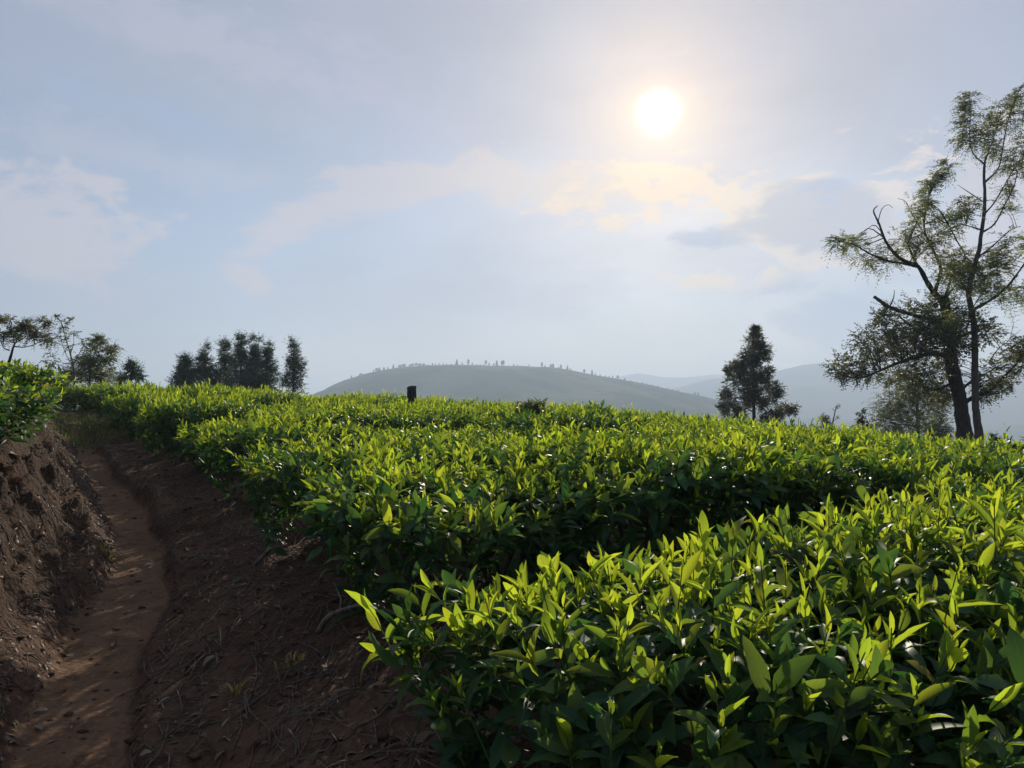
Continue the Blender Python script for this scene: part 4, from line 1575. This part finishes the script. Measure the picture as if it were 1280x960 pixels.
def single_leaf_on_ground(px, py, size, rot, age, label, group=None):
    """a dry leaf where the sight line meets the ground"""
    o_ = np.array([0, 0, CAM_Z]); d_ = np.array(direction(px, py))
    s = np.linspace(.8, 16, 1600)
    P = o_ + s[:, None] * d_
    i = int(np.argmax(P[:, 2] < ground(P[:, 0], P[:, 1])))
    x, y = P[i, 0], P[i, 1]
    z = ground1(x, y)
    n_ = np.array([-(ground1(x + .04, y) - ground1(x - .04, y)) / .08, -(ground1(x, y + .04) - ground1(x, y - .04)) / .08, 1.0])
    n_ = unit(n_[None])
    d = unit(np.cross(n_, [[math.cos(rot), math.sin(rot), .2]]))
    M_ = frames(d, n_, np.array([.3])) * size
    tv, tq, tu = TPL[7][3][1]
    v = tv @ M_[0].T
    me = make_mesh('dry_leaf', v, tq, mat=M_DRY, uv=tu, attr=np.full(len(tv), age))
    ob = link('dry_leaf', me, None, (x, y, z + .012))
    tag(ob, label, 'dry leaf', group)
    return ob


G_ = 'dry leaves lying on the path and its edges'
single_leaf_on_ground(141, 812, .075, .3, .75, 'grey curled dry leaf on the middle of the path', G_)
single_leaf_on_ground(92, 824, .06, 1.2, .85, 'small pale dry leaf on the left half of the path', G_)
single_leaf_on_ground(60, 892, .06, 2.0, .95, 'pale dry leaf at the lower left edge of the path', G_)
single_leaf_on_ground(53, 917, .075, .8, .6, 'dull brown dry leaf at the left path edge below the pale one', G_)
single_leaf_on_ground(235, 748, .09, .6, .7, 'broad greyish dry leaf on the bare slope right of the path', G_)
single_leaf_on_ground(12, 569, .16, .2, 1.0, 'large whitish dry leaf lying on the brow of the left bank', G_)
single_leaf_on_ground(268, 824, .07, 2.6, .8, 'small upright pale leaf among the straw on the slope', G_)
single_leaf_on_ground(190, 945, .06, 1.6, .9, 'pale curled leaf at the bottom of the slope beside the path', G_)


def grass_tuft(px, py, r, n, h, label, name='dry_grass_tuft', lay=0.0):
    o_ = np.array([0, 0, CAM_Z]); d_ = np.array(direction(px, py))
    s = np.linspace(.8, 20, 2000)
    P = o_ + s[:, None] * d_
    i = int(np.argmax(P[:, 2] < ground(P[:, 0], P[:, 1])))
    x, y = P[i, 0], P[i, 1]
    z = ground1(x, y)
    g = np.random.default_rng(int(px * 7 + py))
    V, Q = [], []
    for k in range(n):
        a = g.random() * 6.28
        rr = r * math.sqrt(g.random())
        bx, by = rr * math.cos(a), rr * math.sin(a)
        bz = ground1(x + bx, y + by) - z
        L = h * g.uniform(.5, 1.2)
        dr = np.array([math.cos(a) * .6 + lay * .8, math.sin(a) * .6 + lay * .3, 1.0 - .75 * lay]) + g.normal(0, .25, 3)
        dr /= np.linalg.norm(dr)
        sd = np.cross(dr, g.normal(0, 1, 3)); sd /= np.linalg.norm(sd) + 1e-6
        w = .004 * (1 + h * 2)
        p0 = np.array([bx, by, bz]); p1 = p0 + dr * L * .55; p2 = p0 + dr * L + np.array([0, 0, -.25 * L])
        i0 = len(V)
        V += [p0 - sd * w, p0 + sd * w, p1 - sd * w * .8, p1 + sd * w * .8, p2 - sd * w * .15, p2 + sd * w * .15]
        Q += [(i0, i0 + 1, i0 + 3, i0 + 2), (i0 + 2, i0 + 3, i0 + 5, i0 + 4)]
    me = make_mesh(name, V, Q, mat=M_STRAW, attr=np.full(len(V), .6))
    o = link(name, me, None, (x, y, z))
    tag(o, label, 'grass tuft')


grass_tuft(322, 622, .16, 120, .16, 'tuft of sunlit dry grass lying on the slope under the third row of tea', lay=.8)
grass_tuft(290, 584, .16, 60, .16, 'strip of pale dry straw on the slope below the tea, left of the sunlit tuft', lay=1.0)
grass_tuft(132, 694, .05, 26, .10, 'small green-yellow grass tuft at the foot of the left bank beside the path')
grass_tuft(296, 868, .03, 12, .07, 'tiny yellow seedling on the bare slope in the foreground', 'yellow_seedling')
grass_tuft(362, 832, .05, 30, .05, 'small pale green weed low on the slope near the big bush', 'green_weed')


def bare_branch(pts, w, label, depth):
    P = [np.array(pix(a, b, depth + (c if c else 0))) for a, b, c in pts]
    ln = smooth_line(P, 5)
    g = np.random.default_rng(int(pts[0][0]))
    b = Bag()
    b.tube(ln, np.linspace(w, w * .35, len(ln)), 6, .12, 5)
    for k in range(4):
        i = g.integers(3, len(ln) - 2)
        q = ln[i] + np.array([g.normal(0, .05), g.normal(0, .05), g.uniform(.01, .08)])
        b.tube([ln[i], (ln[i] + q) / 2 + g.normal(0, .008, 3), q], [w * .4, w * .3, w * .15], 4)
    o = link('bare_branch', b.mesh('bare_branch', M_TWIG))
    tag(o, label, 'branch')


bare_branch([(398, 790, .05), (410, 772, 0), (430, 762, -.02), (462, 756, -.05), (500, 770, 0)], .011, 'crooked bare branch bending out from under the nearest bush over the soil', 2.5)
bare_branch([(1128, 655, .1), (1146, 640, 0), (1166, 622, 0), (1186, 608, 0)], .010, 'bare dead twig slanting up out of the tea on the right', 3.6)
bare_branch([(318, 706, 0), (334, 690, 0), (342, 684, 0), (360, 682, 0)], .012, 'grey root arching out of the bare slope', 3.75)

# short grass where the path meets the hedge
def end_grass():
    g = np.random.default_rng(606)
    n = 2600
    t = g.uniform(13.5, 20.5, n); sp = g.normal(.15, .45, n)
    x, y = xy(sp + centre(t), t)
    z = ground(x, y)
    d = unit(np.stack([g.normal(0, .4, n), g.normal(0, .4, n), np.ones(n)], -1))
    return leaflets_mesh('path_grass', np.stack([x, y, z], -1), d, unit(g.normal(0, 1, (n, 3))), g.uniform(.05, .13, n), .12, g.uniform(.2, .8, n), M_SHOOT)


tag(link('path_grass', end_grass()), kind='stuff')

# ------------------------------------------------------------------ haze
mh, nh, oh = material('haze_air')
pv = nh.new('ShaderNodeVolumePrincipled')
pv.inputs['Color'].default_value = (.62, .77, .97, 1)
pv.inputs['Density'].default_value = 0.00066
pv.inputs['Anisotropy'].default_value = 0.25
mh.node_tree.links.new(pv.outputs[0], oh.inputs['Volume'])
x0, x1, y0_, y1, z0, z1 = -4600, 5400, -4200, 4600, -85, 182
HV = [(x, y, z) for z in (z0, z1) for y in (y0_, y1) for x in (x0, x1)]
hq = [(0, 2, 3, 1), (4, 5, 7, 6), (0, 1, 5, 4), (2, 6, 7, 3), (0, 4, 6, 2), (1, 3, 7, 5)]
hz_o = link('haze', make_mesh('haze', HV, hq, mat=mh, smooth=False))
tag(hz_o, kind='stuff')
